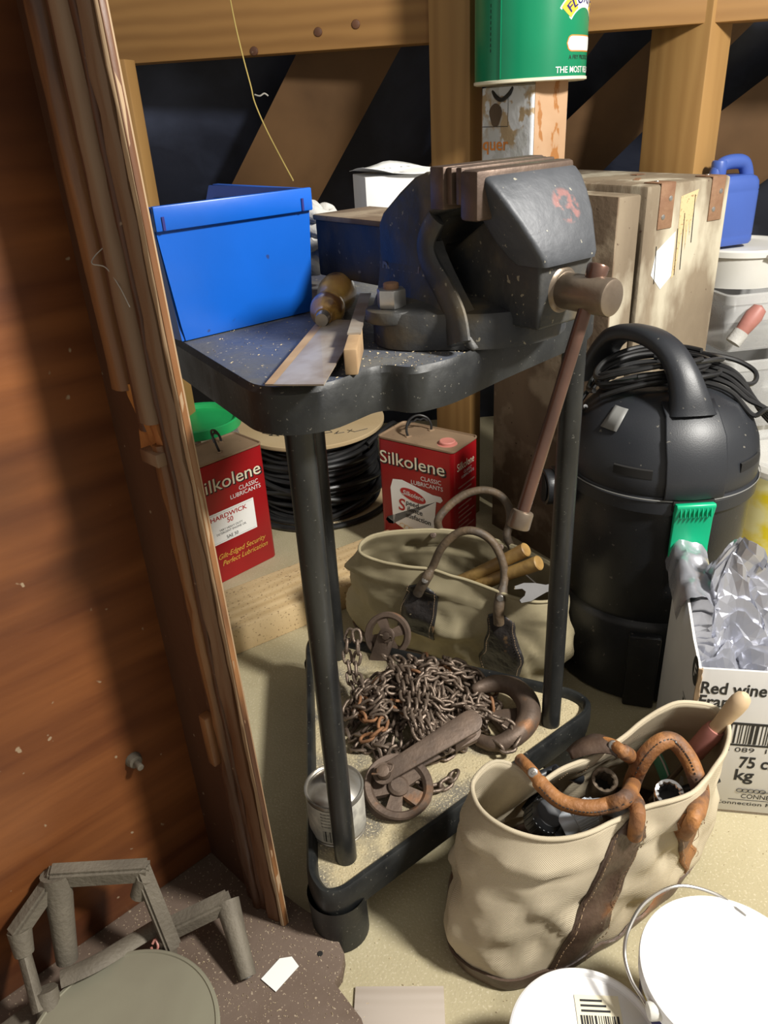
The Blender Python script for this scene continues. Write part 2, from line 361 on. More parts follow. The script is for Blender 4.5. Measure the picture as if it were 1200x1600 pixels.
_tc = {}
def text2d(s, size=1., bold=0., shear=0.):
    key = (s, bold, shear)
    if key not in _tc:
        cu_ = bpy.data.curves.new('t', 'FONT'); cu_.body = s; cu_.size = 1; cu_.offset = bold; cu_.shear = shear; cu_.align_x = 'CENTER'; cu_.resolution_u = 3; cu_.fill_mode = 'FRONT'
        o = bpy.data.objects.new('t', cu_); C.objects.link(o); dg = bpy.context.evaluated_depsgraph_get(); dg.update()
        me = bpy.data.meshes.new_from_object(o.evaluated_get(dg))
        _tc[key] = ([(v.co.x, v.co.y) for v in me.vertices], [tuple(p.vertices) for p in me.polygons])
        bpy.data.objects.remove(o); bpy.data.curves.remove(cu_); bpy.data.meshes.remove(me)
    V, F = _tc[key]
    return [(x * size, y * size) for x, y in V], F
def write(b, fn, s, x, y, size, bold=0., shear=0., width=None, rot=0., arc=None):
    V, F = text2d(s, 1., bold, shear)
    if width: k = width / (max(v[0] for v in V) - min(v[0] for v in V)); 
    else: k = size
    out = []
    for a, c in V:
        a *= k; c *= size
        if arc: t = a / arc; a, c = (arc + c) * math.sin(t), (arc + c) * math.cos(t) - arc
        ca, sa = math.cos(rot), math.sin(rot)
        out.append(fn(x + a * ca - c * sa, y + a * sa + c * ca))
    b.geo(out, F)
def bars(b, fn, x, y, w_, h_, n, seed=1):
    rnd = random.Random(seed); X = x
    while X < x + w_:
        bw = rnd.choice((1, 1, 2, 3)) * w_ / n; b.quad(fn(X, y), fn(X + bw * .9, y), fn(X + bw * .9, y + h_), fn(X, y + h_)); X += bw + rnd.choice((1, 1, 2)) * w_ / n
def plane_fn(o, xd, yd, e=.0004):
    o = Vector(o); xd = Vector(xd).normalized(); yd = Vector(yd).normalized(); n = xd.cross(yd)
    return lambda x, y, k=1.: o + xd * x + yd * y + n * e * k
def poly(b, fn, pts, k=1.):
    V = [b.bm.verts.new(fn(x, y)) for x, y in pts]; b.bm.faces.new(V)
#@@STRUCTURE
# ================================================================== STRUCTURE
b = B()
nx, ny = 40, 40
b.box((.35, 1.1, -.02), (4.6, 4.4, .04)); struct('floor', b, 'floor')
# roofing felt: steep slope behind everything, softly wrinkled
b = B(); loops = []
for i in range(61):
    t = i / 60; z = -.02 + 2.6 * t; y = 2.88 - .38 * z
    loops.append([(-2.2 + 5.2 * j / 120, y + .030 * noise.noise(Vector((j * .05, i * .16, 3))) + .012 * noise.noise(Vector((j * .22, i * .12, 9))), z) for j in range(121)])
b.loft(loops, closed=False); struct('ceiling', b, 'felt', angle=180)

# ---- roof timbers
def bar3(b, p0, p1, wv, tv, bev=.003):       # bar between two points with width and thickness vectors
    p0, p1, wv, tv = map(Vector, (p0, p1, wv, tv)); t = bmesh.new()
    V = [t.verts.new(p + wv * a + tv * c) for p in (p0, p1) for a, c in ((-.5, 0), (.5, 0), (.5, 1), (-.5, 1))]
    for f in ((0, 1, 2, 3), (7, 6, 5, 4), (0, 4, 5, 1), (1, 5, 6, 2), (2, 6, 7, 3), (3, 7, 4, 0)): t.faces.new([V[i] for i in f])
    bmesh.ops.recalc_face_normals(t, faces=t.faces)
    bmesh.ops.bevel(t, geom=t.edges[:], offset=bev, segments=2, affect='EDGES'); b._merge(t)
bt = thing('roof_beam', 'long horizontal pine roof beam crossing the top of the picture', 'beam', (-.3, 2.205, 1.238), math.radians(-9))
b = B(); b.box((.88, .035, .085), (2.6, .07, .17), .004); part('timber', b, 'pine', bt)
for (u, v) in ((556, 38), (497, 50), (397, 80), (175, 68)):
    inv = wm(bt).inverted(); r = inv.to_3x3() @ ray(u, v); c0 = inv @ Vector((0, 0, CAMH)); k = (0 - c0.y) / r.y; p = c0 + r * k
    b = B(); b.cyl((p.x, -.003, p.z), (p.x, .001, p.z), .0095, .0105, 14, .001); part('bolt_head', b, 'mahogd', bt)
def post(name, label, corner, z0, z1, deg, wl, wr, m='pinev'):
    # corner = nearest vertical edge; left face runs back-left, right face back-right
    t = thing(name, label, 'post', (corner[0], corner[1], z0), math.radians(deg))
    b = B(); b.box((-wl / 2, wr / 2, (z1 - z0) / 2), (wl, wr, z1 - z0), .0025); part('timber', b, m, t); return t
post('roof_post', 'upright pine post behind the stacked tins, lit yellow edge near the floor', (.258, 2.04, 0), 0, 1.42, -40, .115, .055)
post('roof_post', 'upright pine post rising behind the grey wooden chest at right', (.80, 2.02, 0), 0, 1.42, -50, .15, .10)
post('roof_post', 'upright pine post just right of the tall cabinet edge', (-.545, 2.10, 0), 0, 1.24, -14, .06, .05)
def rafter(name, label, c4, y0, y1, tv, m='rafter'):
    tl, tr, br, bl = c4
    P = [ay(*tl, y0), ay(*tr, y0), ay(*br, y1), ay(*bl, y1)]
    b = B(); t = bmesh.new(); tv = Vector(tv)
    V = [t.verts.new(p) for p in P] + [t.verts.new(p + tv) for p in P]
    for f in ((0, 1, 2, 3), (7, 6, 5, 4), (0, 4, 5, 1), (1, 5, 6, 2), (2, 6, 7, 3), (3, 7, 4, 0)): t.faces.new([V[i] for i in f])
    bmesh.ops.recalc_face_normals(t, faces=t.faces); bmesh.ops.bevel(t, geom=t.edges[:], offset=.003, segments=2, affect='EDGES'); b._merge(t)
    o = solo(name, b, m, label, 'rafter'); c = P[3].copy(); 
    for v in o.data.vertices: v.co -= c
    o.location = c
rafter('roof_rafter', 'sloping brown roof timber between the thread and the left post', ((478, 50), (600, 45), (400, 430), (290, 430)), 2.26, 2.46, (.045, .03, -.04))
rafter('roof_rafter', 'narrow sloping roof timber just right of the green tin', ((850, 10), (945, 10), (760, 270), (660, 270)), 2.26, 2.42, (.038, .015, -.022))
rafter('roof_rafter', 'broad sloping roof timber passing behind the right post', ((1075, 5), (1225, -25), (850, 345), (740, 325)), 2.26, 2.44, (.016, .01, -.014))
rafter('roof_rafter', 'lowest sloping roof timber at the far right of the roof', ((1300, 40), (1420, 110), (1020, 400), (900, 345)), 2.30, 2.46, (.016, .01, -.014))
# low cross rail seen under the vice and the pale board lying in front of the red tins
b = B(); b.box((.12, 2.36, .50), (1.0, .045, .09), .003); solo('cross_rail', b, 'pinev', 'short horizontal pine rail behind the old brown wooden chest', 'rail')
p0, p1 = az(330, 1035, 0), az(640, 905, 0); ax = (p1 - p0).normalized(); nn = Vector((-ax.y, ax.x, 0))
b = B(); b.box((.26, .085, .035), (.98, .17, .07), .004)
o = solo('pale_plank', b, 'paleboard', 'pale sawn plank lying on the floor in front of the red tins', 'plank', p0 - ax * .12 - nn * .012, math.atan2(ax.y, ax.x))
p = az(536, 1543, .002)
b = B(); b.box((.035, -.12, .002), (.125, .24, .004), .001)
solo('plywood_offcut', b, 'greyply', 'thin grey plywood offcut flat on the floor at the bottom edge', 'offcut', (p.x + .045, p.y - .002, .0005), math.radians(-3))

# ================================================================== CABINET (left)
S = Vector((-.318, .876, 0)); cab = thing('wooden_cabinet', 'tall worn mahogany cabinet carcass with broken moulding filling the left side', 'cabinet', S, math.radians(-45))
# local x: along the side panel towards the viewer's right-front, local y: outwards (away from viewer)
b = B(); b.box((.088, .001, .86), (.176, .005, 1.66), .001); part('side_panel', b, 'mahogd', cab)
# back panel: from the seam towards left-front; direction in world (-.25,-.21)
e = Vector((-.57, .64, 0)) - Vector((-.302, .876, 0)); ang = math.atan2(e.y, e.x)
b = B(); R = Matrix.Rotation(ang + math.pi / 4, 3, 'Z')
b.box(R @ Vector((.545, -.006, .86)) , (1.1, .016, 1.66), .0015, R); o = part('back_panel', b, 'mahog', cab)
def strip(name, x0, x1, y0, z0, z1, m, amp=.0015, rnd_=.4, seed=0, label=None):
    b = B(); loops = []; n = max(6, int((z1 - z0) / .03))
    for i in range(n + 1):
        z = z0 + (z1 - z0) * i / n; L = []
        for k in range(9):
            t = k / 8; x = x0 + (x1 - x0) * t; h = y0 * (1 - rnd_ * (2 * t - 1) ** 4)
            q = amp * noise.noise(Vector((x * 90, z * 22 + seed, k * .4)))
            L.append((x + q, -(h) + q, z))
        L += [(x1, .004, z), (x0, .004, z)]
        loops.append(L)
    b.loft(loops, True, True); return part(name, b, m, cab, label, angle=40)
strip('moulding', .055, .086, .021, .845, 1.68, 'mould', seed=1)
strip('moulding', .088, .104, .012, .80, 1.68, 'mahogd', seed=2)
strip('moulding', .104, .132, .019, .815, 1.68, 'mould2', seed=3)
strip('moulding', .132, .141, .009, .03, 1.68, 'mahogd', seed=4, amp=.0022)
strip('moulding', .141, .168, .010, .03, 1.68, 'mould2', seed=5, amp=.003)
strip('edge_lipping', .171, .180, .006, .03, 1.69, 'lip', seed=6, amp=.002, label='pale bare wood edge')
b = B(); b.box((.1785, -.001, .86), (.004, .007, 1.66), .001); part('edge_strip', b, 'mould', cab)
strip('moulding', .098, .116, .010, .03, .775, 'mahogd', seed=7)
strip('moulding', .116, .133, .016, .03, .79, 'mould', seed=8, amp=.003)
strip('split_wood', .082, .131, .010, .765, .852, 'rawwood', seed=9, amp=.006, rnd_=.1, label='raw orange wood where the moulding broke off')
b = B(); b.box((.116, -.010, .775), (.036, .022, .016), .002); part('broken_block', b, 'mould2', cab)
b = B(); b.box((.108, -.014, .36), (.016, .020, .085), .003); part('batten', b, 'mould', cab)
b = B(); b.cyl((0, 0, 0), (0, -.018, 0), .005, .005, 10); b.cyl((0, -.016, 0), (0, -.022, 0), .009, .008, 12, .001)
b = B(); b.box(R @ Vector((.55, -.125, 1.245)), (1.1, .27, .02), .002, R); part('unseen_shade_board', b, 'mahogd', cab)  # board added out of view to cast shade on the upper back panel
# bolt through the back panel
cinv = wm(cab).inverted(); pb = ay(207, 1185, .775); bw = B()
nv = Vector((-e.y, e.x, 0)).normalized(); nv = nv if nv.y < 0 else -nv
t_ = ((S - Vector((0, 0, 0))).dot(nv)) / ray(207, 1185).dot(nv); pb = Vector((0, 0, CAMH)) + ray(207, 1185) * t_
b.bm.free(); b = B(); b.cyl(pb, pb + nv * .012, .012, .010, 12, .002); b.cyl(pb + nv * .012, pb + nv * .026, .005, .005, 10, .001); part('bolt', b, 'castiron', cab, world=True)
# base board
bp = [(-.318, .90), (-.165, .770), (-.128, .742), (-.104, .712), (-.094, .690), (-.098, .664), (-.108, .650), (-.070, .600), (-.010, .42), (-.10, .30), (-.75, .30), (-.75, .52)]
b = B(); b.prism(bp, 'z', 0.001, .029, .0025); part('base_board', b, 'dusty', cab, world=True)
for o in cab.children:
    if o.name.split('.')[0] in ('side_panel', 'moulding', 'edge_lipping', 'edge_strip', 'split_wood', 'broken_block', 'batten'):
        for v in o.data.vertices: v.co.x *= 1.08 - .20 * v.co.z / 1.15
p = az(500, 1490, .0295); b = B(); b.lathe([(0, .0006), (.0035, .0006), (.0042, 0.0)], p, 14); part('screw_hole', b, 'dark', cab, world=True)
# fragments in the corner
for (u, v, s_) in ((430, 1405, 7), (372, 1290, 5), (300, 1360, 6)): pass
#@@P2
# ================================================================== VICE STAND
st = thing('vice_stand', 'black steel three-legged stand with two trays carrying the big vice', 'stand', (.07, 1.0, 0))
TT, TB = .870, .828
top = [(-.120, .716), (-.088, .700), (-.046, .708), (-.004, .753), (.012, .758), (.036, .742), (.075, .762), (.145, .838), (.272, .965), (.304, 1.045), (.19, 1.30), (.08, 1.50), (-.20, 1.52), (-.335, 1.20), (-.315, 1.05)]
top = rpoly(top, [.03, .02, .02, .015, .01, .012, .02, .03, .05, .05, .06, .05, .06, .06, .05], 5)
b = B(); b.prism(top, 'z', TB, TT, .004, 3); part('top_tray', b, 'traytop', st, world=True)
# rim of black enamel around the plate edge
b = B(); c0 = Vector((.02, 1.05))
out = [Vector((*(c0 + (Vector(p) - c0) * 1.006), 0)) for p in top]; inn = [Vector((*(c0 + (Vector(p) - c0) * .975), 0)) for p in top]
b.loft([[p + Vector((0, 0, TB - .003)) for p in out], [p + Vector((0, 0, TT - .004)) for p in out], [p * .5 + q * .5 + Vector((0, 0, TT + .0022)) for p, q in zip(out, inn)], [p + Vector((0, 0, TT - .001)) for p in inn]])
part('tray_rim', b, 'black', st, world=True, label='worn black tray rim')
bot = rpoly([(-.142, .742), (-.118, .708), (-.088, .712), (.345, 1.040), (.358, 1.072), (.335, 1.105), (-.135, 1.325), (-.172, 1.318), (-.178, 1.285)], [.03, .03, .03, .03, .03, .03, .04, .04, .04], 6)
cb_ = Vector((.04, 1.04))
def ring(k, z): return [Vector((*(cb_ + (Vector(p) - cb_) * k), z)) for p in bot]
def inset(d, z):
    n = len(bot); o = []
    for i in range(n):
        a, c = Vector(bot[i - 1]), Vector(bot[(i + 1) % n]); t = (c - a).normalized(); o.append(Vector((bot[i][0] - t.y * d, bot[i][1] + t.x * d, z)))
    return o
b = B(); b.loft([inset(.002, .078), inset(-.001, .10), inset(0, .128), inset(.003, .1325), inset(.009, .1325), inset(.013, .128), inset(.016, .1165)]); part('bottom_tray', b, 'black', st, world=True)
b = B(); V = [b.bm.verts.new(p) for p in inset(.0158, .1165)]; b.bm.faces.new(V)
V = [b.bm.verts.new(p) for p in inset(.003, .080)]; b.bm.faces.new(V)
part('tray_floor', b, 'traydust', st, world=True, label='tray floor covered in sawdust')
LA, LC, LB = (-.087, .782), (.275, 1.036), (-.112, 1.262)
for (x, y) in (LA, LC, LB):
    b = B(); b.cyl((x, y, .114), (x, y, TB + .002), .0165, .0165, 32); part('leg', b, 'pipe', st, world=True)
for (x, y, r) in ((-.102, .750, .042), (.305, 1.068, .042), (-.140, 1.28, .042)):
    b = B(); b.lathe([(r * .72, .0), (r * 1.02, .002), (r, .05), (r * 1.05, .09)], (x, y, 0), 32); b.lathe([(0, .001), (r, .001)], (x, y, 0), 24); part('foot', b, 'black', st, world=True)

# ================================================================== VICE
VO = (.1057, .918, TT + .0015); vc = thing('bench_vice', 'large dark blue-grey bench vice with brown steel jaws and sliding bar', 'vice', VO, math.radians(38))
b = B()
prof = [(.048, .0), (.048, .118), (.040, .130), (.010, .152), (-.014, .167), (-.030, .172), (-.062, .1735), (-.062, .137), (-.044, .133), (-.030, .118), (-.026, .104), (-.031, .086), (-.042, .070), (-.062, .050), (-.088, .022), (-.100, .0)]
# cheeks (left and right) and the core between them
for x0, x1 in ((-.082, -.052), (.052, .082)):
    b.prism([(p[0], p[1]) for p in prof], 'x', x0, x1, .005, 3)
core = [(.062, .0), (.062, .115), (.040, .130), (.010, .150), (-.014, .165), (-.030, .170), (-.058, .171), (-.058, .137), (-.028, .125), (-.012, .10), (-.008, .03), (-.010, .0)]
b.prism(core, 'x', -.055, .055, .003, 2)
# base flange with bolt lugs
fl = []
for i in range(64):
    a = 2 * math.pi * i / 64; r = .108 + .024 * max(0, math.cos(2 * (a - math.radians(4)))) ** 3 + .012 * max(0, math.cos(a + math.pi / 2)) ** 2
    fl.append((r * math.cos(a) * 1.0, r * math.sin(a) - .008))
b.loft([[(x * 1.0, y, 0) for x, y in fl], [(x, y, .030) for x, y in fl], [(x * .975, y * .975, .037) for x, y in fl], [(x * .80, y * .80, .043) for x, y in fl], [(x * .45, y * .45, .05) for x, y in fl]], True, True)
# swelling fillets from flange up to the cheeks
for sx in (-1, 1):
    L = []
    for k in range(9):
        t = k / 8; z = .03 + .075 * t; w_ = .013 * (1 - t) ** 2.5 + .001
        L.append([(sx * (.080 + w_), .047, z), (sx * (.080 + w_), -.035 - .05 * (1 - t) ** 1.3, z), (sx * .066, -.040 - .055 * (1 - t) ** 1.2, z), (sx * .066, .050, z)])
    b.loft(L, True, True)
L = []
for i in range(13):      # arched ridge at the back-left shoulder (concave relief)
    a = math.pi * .5 * i / 12; L.append((-.0835, -.030 + .052 * math.sin(a) * .9 - .03, .062 + .075 * math.cos(a)))
part('body', b, 'vice', vc, angle=40)
b = B(); b.tube(catmull([(-.080, -.046, .130), (-.0815, -.034, .112), (-.0815, -.031, .096), (-.0815, -.040, .078), (-.083, -.058, .060), (-.088, -.080, .036), (-.094, -.092, .010)], 6), [.0095 + .004 * (i / 36) for i in range(37)], 14, flat=(.55, 1.25), up=(1, 0, 0)); part('throat_ridge', b, 'vice', vc)
for y0, nm, sgn in ((-.0665, 'fixed_jaw', 1), (-.084, 'moving_jaw', -1)):
    b = B()
    if sgn == 1:
        b.box((-.012, -.0545, .158), (.150, .020, .040), .002); b.box((-.012, -.068, .160), (.142, .008, .034), .0015)
    else:
        b.box((-.013, -.0965, .152), (.144, .024, .046), .004); b.box((-.013, -.0805, .160), (.138, .008, .034), .0015)
    part(nm, b, 'jaw', vc)
# moving jaw casting
b = B()
def sec(z, y0, y1, h, sh=0): return rrect3(z, y0, y1, h, sh)
def rrect3(z, y0, y1, h, sh): return [(x * .90 - .010 * (h / .076) + .003, y, z) for x, y in rrect(2 * h, abs(y1 - y0), .008, 4, 0, (y0 + y1) / 2)]
b.loft([rrect3(.0855, -.120, -.160, .047, 0), rrect3(.092, -.110, -.1605, .0485, 0), rrect3(.108, -.098, -.153, .055, 0), rrect3(.128, -.090, -.143, .064, 0), rrect3(.146, -.087, -.131, .071, 0), rrect3(.160, -.087, -.120, .0755, 0), rrect3(.1675, -.087, -.112, .076, 0), rrect3(.170, -.090, -.106, .074, 0)], True, True)
part('moving_head', b, 'viceface', vc, label='grey moving jaw head with a faded red patch', angle=50)
b = B(); b.prism([(-.153, .022), (-.153, .096), (-.120, .130), (-.085, .130), (-.066, .117), (-.023, .089), (-.028, .066), (-.045, .043), (-.067, .022)], 'x', -.042, .042, .004, 3)
b.box((0, -.05, .060), (.070, .16, .07), .003); part('moving_jaw_body', b, 'vice', vc)
# slide channel at the back
b = B(); b.box((0, .133, .074), (.092, .180, .072), .003); part('slide', b, 'vice', vc)
b = B(); b.box((0, .134, .1115), (.096, .182, .007), .002); part('slide_cover', b, 'crate2', vc, label='dusty brown top of the slide')
# screw and bar
b = B(); b.cyl((-.006, -.15, .058), (-.006, -.158, .058), .023, .020, 32, .003); b.cyl((-.008, -.155, .058), (-.008, -.215, .058), .0180, .0185, 40, .003); part('screw_head', b, 'screw', vc)
rt, rb = Vector((-.001, -.190, .082)), Vector((-.103, -.188, -.166)); d = (rb - rt).normalized()
b = B(); b.cyl(rt, rb, .0070, .0070, 24); part('sliding_bar', b, 'rod', vc)
b = B(); b.cyl(rt - d * .004, rt + d * .014, .0108, .0100, 24, .0025); part('bar_end', b, 'rod', vc)
b = B(); b.cyl(rb - d * .018, rb + d * .002, .0118, .0122, 24, .0025); part('bar_end', b, 'screw', vc)
# bolts
for sx in (-1, 1):
    b = B(); b.cyl((sx * .113, -.008, .026), (sx * .113, -.008, .040), .030, .029, 32, .003); part('bolt_lug', b, 'vice', vc)
    b = B(); b.cyl((sx * .113, -.008, .040), (sx * .113, -.008, .060), .0165, .0165, 6, .002); part('nut', b, 'zinc', vc)
    b = B(); b.cyl((sx * .113, -.008, .058), (sx * .113, -.008, .066), .0085, .0085, 18, .0015); part('bolt', b, 'rustplate', vc, label='rusty bolt end')
b = B(); f = plane_fn((-.0822, .014, .058), (0, -1, .0), (0, 0, 1), .0006); write(b, f, 'Record', 0, 0, .030, .012, .25, .066); part('lettering', b, 'screw', vc, label='worn raised maker lettering')

# ================================================================== THINGS ON THE TOP TRAY
# blue bin: local x along the face seen, y away
p0 = Vector((-.226, .905, 0)); p1 = Vector((-.080, 1.026, 0)); ax = (p1 - p0).normalized()
bn = thing('storage_bin', 'scuffed bright blue plastic storage bin on the left of the top tray', 'bin', (p0.x, p0.y, TT + .0015), math.atan2(ax.y, ax.x))
W, D, Hh, T = (p1 - p0).length, .27, .150, .003
b = B()
def wall(b, q, y0, y1, th):  # helper for slanted walls
    pass
tx = .014
b.loft([[(.004, -.001, 0), (W - .004, -.001, 0)], [(-.0, -.004, .018), (W, -.004, .018)], [(-tx, -.010, Hh - .022), (W + tx * .3, -.010, Hh - .022)]], False)
b.loft([[(.004, .002, 0), (W - .004, .002, 0)], [(0, -.001, .018), (W, -.001, .018)], [(-tx, -.007, Hh - .022), (W + tx * .3, -.007, Hh - .022)]], False)
part('rear_wall', b, 'blue', bn)
b = B(); b.box((W / 2 - tx * .35, -.0125, Hh - .012), (W + tx * 1.5, .007, .026), .0015); part('rim', b, 'blue', bn)
for x in (.008 - tx, W - .010):
    b = B(); b.box((x, -.0165, Hh - .017), (.003, .0015, .014)); part('notch', b, 'navy', bn)
b = B(); b.box((W / 2, D / 2, .0015), (W - .006, D, .003)); part('bin_floor', b, 'blue', bn)
for s_, x0, x1 in ((0, .001, -tx), (1, W - .001, W + tx * .3)):
    b = B(); t = bmesh.new()
    P2 = [(0, 0), (D, 0), (D + .01, Hh * .45), (D - .04, Hh * .98), (-.008, Hh)]
    def xx(z): return x0 + (x1 - x0) * z / Hh
    A = [t.verts.new((xx(z) - .0015, y, z)) for y, z in P2]; Bv = [t.verts.new((xx(z) + .0015, y, z)) for y, z in P2]
    t.faces.new(A); t.faces.new(Bv[::-1])
    for i in range(5): t.faces.new((A[i], A[(i + 1) % 5], Bv[(i + 1) % 5], Bv[i]))
    b._merge(t); part('side_wall', b, 'blue', bn)
    b = B(); b.box(((x1 + (.004 if s_ else -.004)), D / 2 - .025, Hh - .004), (.010, D - .05, .006), .001); b.box((x1 - .004, D / 2 - .025, Hh - .020), (.004, D - .06, .004), .001); part('side_rim', b, 'blue', bn)
b = B(); b.box((W / 2 - .005, D, Hh * .22), (W, .003, Hh * .44)); part('front_lip', b, 'blue', bn)

# scraper: turned handle and flat blade
e0 = az(428, 601, TT + .010); 
sc = thing('blade_scraper', 'broad flat steel blade with turned varnished wooden handle', 'scraper', (-.04, .86, TT + .0015))
pts = [az(414, 603, TT + .006), az(506, 603, TT + .012), az(565, 503, TT + .014), az(500, 500, TT + .012)]
b = B(); t = bmesh.new(); lo_ = [t.verts.new(p) for p in pts]; hi_ = [t.verts.new(p + Vector((0, 0, .0016))) for p in pts]
t.faces.new(lo_); t.faces.new(hi_[::-1])
for i in range(4): t.faces.new((lo_[i], lo_[(i + 1) % 4], hi_[(i + 1) % 4], hi_[i]))
b._merge(t); part('blade', b, 'steel', sc, world=True)
a0 = (pts[0] + (pts[1] - pts[0]) * .06) + Vector((0, 0, .0025)); a1 = pts[3] + (pts[2] - pts[3]) * .12 + Vector((0, 0, .0025))
up_ = Vector((0, 0, .0012)); w0 = (pts[1] - pts[0]).normalized() * .010
b = B(); b.quad(pts[0] + up_ * 1.5, pts[0] + w0 + up_ * 1.5, pts[3] + w0 * 1.2 + up_ * 1.5, pts[3] + up_ * 1.5); part('back_strip', b, 'rosew', sc, world=True, label='brown stained strip along the blade back')
h0 = az(506, 494, TT + .021); h1 = az(533, 446, TT + .026); hd = (h1 - h0); hd.z = 0; L_ = .135; hd = hd.normalized(); q = (hd + Vector((0, 0, .03))).normalized().to_track_quat('Z', 'Y').to_matrix()
h0.z = TT + .021
b = B(); b.lathe([(0, 0), (.010, .0), (.0105, .006), (.0125, .010), (.0185, .018), (.0212, .032), (.0200, .045), (.0165, .056), (.0155, .062), (.0180, .072), (.0225, .088), (.0250, .108), (.0245, .124), (.0200, .140), (.012, .149), (0, .152)], h0 - hd * .004, 32, q); part('handle', b, 'beech', sc, world=True)
b = B(); b.lathe([(0, -.014), (.0075, -.014), (.0085, -.002), (.0095, .002), (0, .003)], h0 - hd * .004, 24, q); part('ferrule', b, 'tin', sc, world=True)
# try square
sq = thing('try_square', 'small try square with steel blade and wooden stock beside the vice', 'square', (-.02, .82, TT + .0015))
a, c = az(563, 470, TT + .028), az(549, 540, TT + .030); a.z = c.z = TT + .03
a = Vector((.002, .985, TT + .028)); 
b = B(); t0 = az(571, 458, TT + .03); t1 = az(553, 520, TT + .03); dd = (t1 - t0).normalized(); sd = Vector((-dd.y, dd.x, 0))
b.geo([t0 - sd * .007, t0 + sd * .007, t1 + sd * .007, t1 - sd * .007, t0 - sd * .007 - Vector((0, 0, .002)), t0 + sd * .007 - Vector((0, 0, .002)), t1 + sd * .007 - Vector((0, 0, .002)), t1 - sd * .007 - Vector((0, 0, .002))], [(0, 1, 2, 3), (7, 6, 5, 4), (0, 4, 5, 1), (1, 5, 6, 2), (2, 6, 7, 3), (3, 7, 4, 0)])
part('blade', b, 'steel', sq, world=True)
m0 = t1 + dd * .012; b = B(); b.box((m0.x, m0.y, TT + .015), (.013, .085, .026), .0015, Matrix.Rotation(math.atan2(dd.y, dd.x) + math.pi / 2, 3, 'Z')); part('stock', b, 'rosew', sq, world=True)
# white box with paper
wb = thing('white_box', 'white cardboard box with a loose paper on top behind the vice', 'box', (.055, 1.405, TT + .0015), math.radians(12))
b = B(); b.box((0, 0, .068), (.132, .10, .136), .0015); part('box', b, 'white', wb)
b = B(); L = []
for i in range(13):
    u = i / 12; row = []
    for j in range(9):
        v = j / 8; x = -.070 + .145 * u; y = -.058 + .115 * v
        z = .1385 + .012 * max(0, (.35 - u)) * (1 - v) * 3 + .030 * max(0, v - .75) * max(0, .5 - abs(u - .45)) * 4 + .002 * math.sin(u * 7 + v * 3)
        row.append((x, y, z))
    L.append(row)
b.loft(L, False); o = part('paper', b, 'paper', wb); md = o.modifiers.new('s', 'SOLIDIFY'); md.thickness = .0006
b = B(); f = plane_fn((-.005, -.022, .1445), (-1, -.12, 0), (.1, -1, 0), .0012); write(b, f, '32-15', 0, -.012, .026, .004, .1); part('handwriting', b, 'ink', wb)
# white rag
rg = B(); rnd = random.Random(4)
for k in range(7):
    c0 = az(497, 410 - k * 13, 0); cz = TT + .018 + k * .019; c1 = ay(499 + rnd.uniform(-5, 5), 413 - k * 14, 1.17)
    pts = [c1 + Vector((rnd.uniform(-.022, .022), rnd.uniform(-.03, .03), rnd.uniform(-.010, .010))) for _ in range(6)]
    cc = catmull(pts, 8); rg.tube(cc, [.009 + .004 * math.sin(i * .5 + k) for i in range(len(cc))], 10)
solo('cotton_rag', rg, 'rag', 'crumpled white cloth between the blue bin and the vice slide', 'cloth')
#@@P3
# ================================================================== CHAIN HOIST ON THE BOTTOM TRAY
TF = .116
def stadium(L_, W_, n=5):
    r = W_ / 2; s = L_ / 2 - r; P = []
    for i in range(n + 1): a = -math.pi / 2 + math.pi * i / n; P.append((s + r * math.cos(a), r * math.sin(a), 0))
    for i in range(n + 1): a = math.pi / 2 + math.pi * i / n; P.append((-s + r * math.cos(a), r * math.sin(a), 0))
    return P
WR = .00305
LK = .0325
bl = B(); bl.tube(stadium(LK - 2 * WR, .0212 - 2 * WR), WR, 6, closed=True)
bmesh.ops.recalc_face_normals(bl.bm, faces=bl.bm.faces); lme = bpy.data.meshes.new('link'); bl.bm.to_mesh(lme)
for p in lme.polygons: p.use_smooth = True
lme2 = lme.copy(); lme.materials.append(M['chain']); lme2.materials.append(M['chainr'])
PITCH = LK - 4 * WR
HC = Vector((.045, 1.075)); 
def heap(x, y):
    a = math.radians(-28); dx, dy = x - HC.x, y - HC.y
    u = (dx * math.cos(a) - dy * math.sin(a)) / .150; v = (dx * math.sin(a) + dy * math.cos(a)) / .118
    r2 = u * u + v * v
    return TF + .072 * max(0, 1 - r2) ** .6 * (1 + .35 * noise.noise(Vector((x * 22, y * 22, 1)))), r2
ch = thing('hoist_chain', 'long heaped rusty steel chain piled on the lower tray', 'chain', (HC.x, HC.y, TF))
inv = wm(ch).inverted()
rnd = random.Random(11); mats_l = []
def strand(pts, roll0=0., rusty=0.):
    """pts: dense polyline; place links every PITCH"""
    out = []; q = resample(pts, max(2, int(sum((Vector(b) - Vector(a)).length for a, b in zip(pts, pts[1:])) / PITCH) + 1), False)
    for i in range(len(q) - 1):
        p = (q[i] + q[i + 1]) / 2; t = (q[i + 1] - q[i]).normalized(); up = Vector((0, 0, 1)); 
        if abs(t.z) > .95: up = Vector((1, 0, 0))
        s_ = t.cross(up).normalized(); u = s_.cross(t)
        r = roll0 + (math.pi / 2 if i % 2 else 0) + rnd.uniform(-.3, .3)
        y_ = s_ * math.cos(r) + u * math.sin(r); z_ = t.cross(y_)
        out.append((Matrix(((t.x, y_.x, z_.x, p.x), (t.y, y_.y, z_.y, p.y), (t.z, y_.z, z_.z, p.z), (0, 0, 0, 1))), rnd.random() < rusty))
    return out
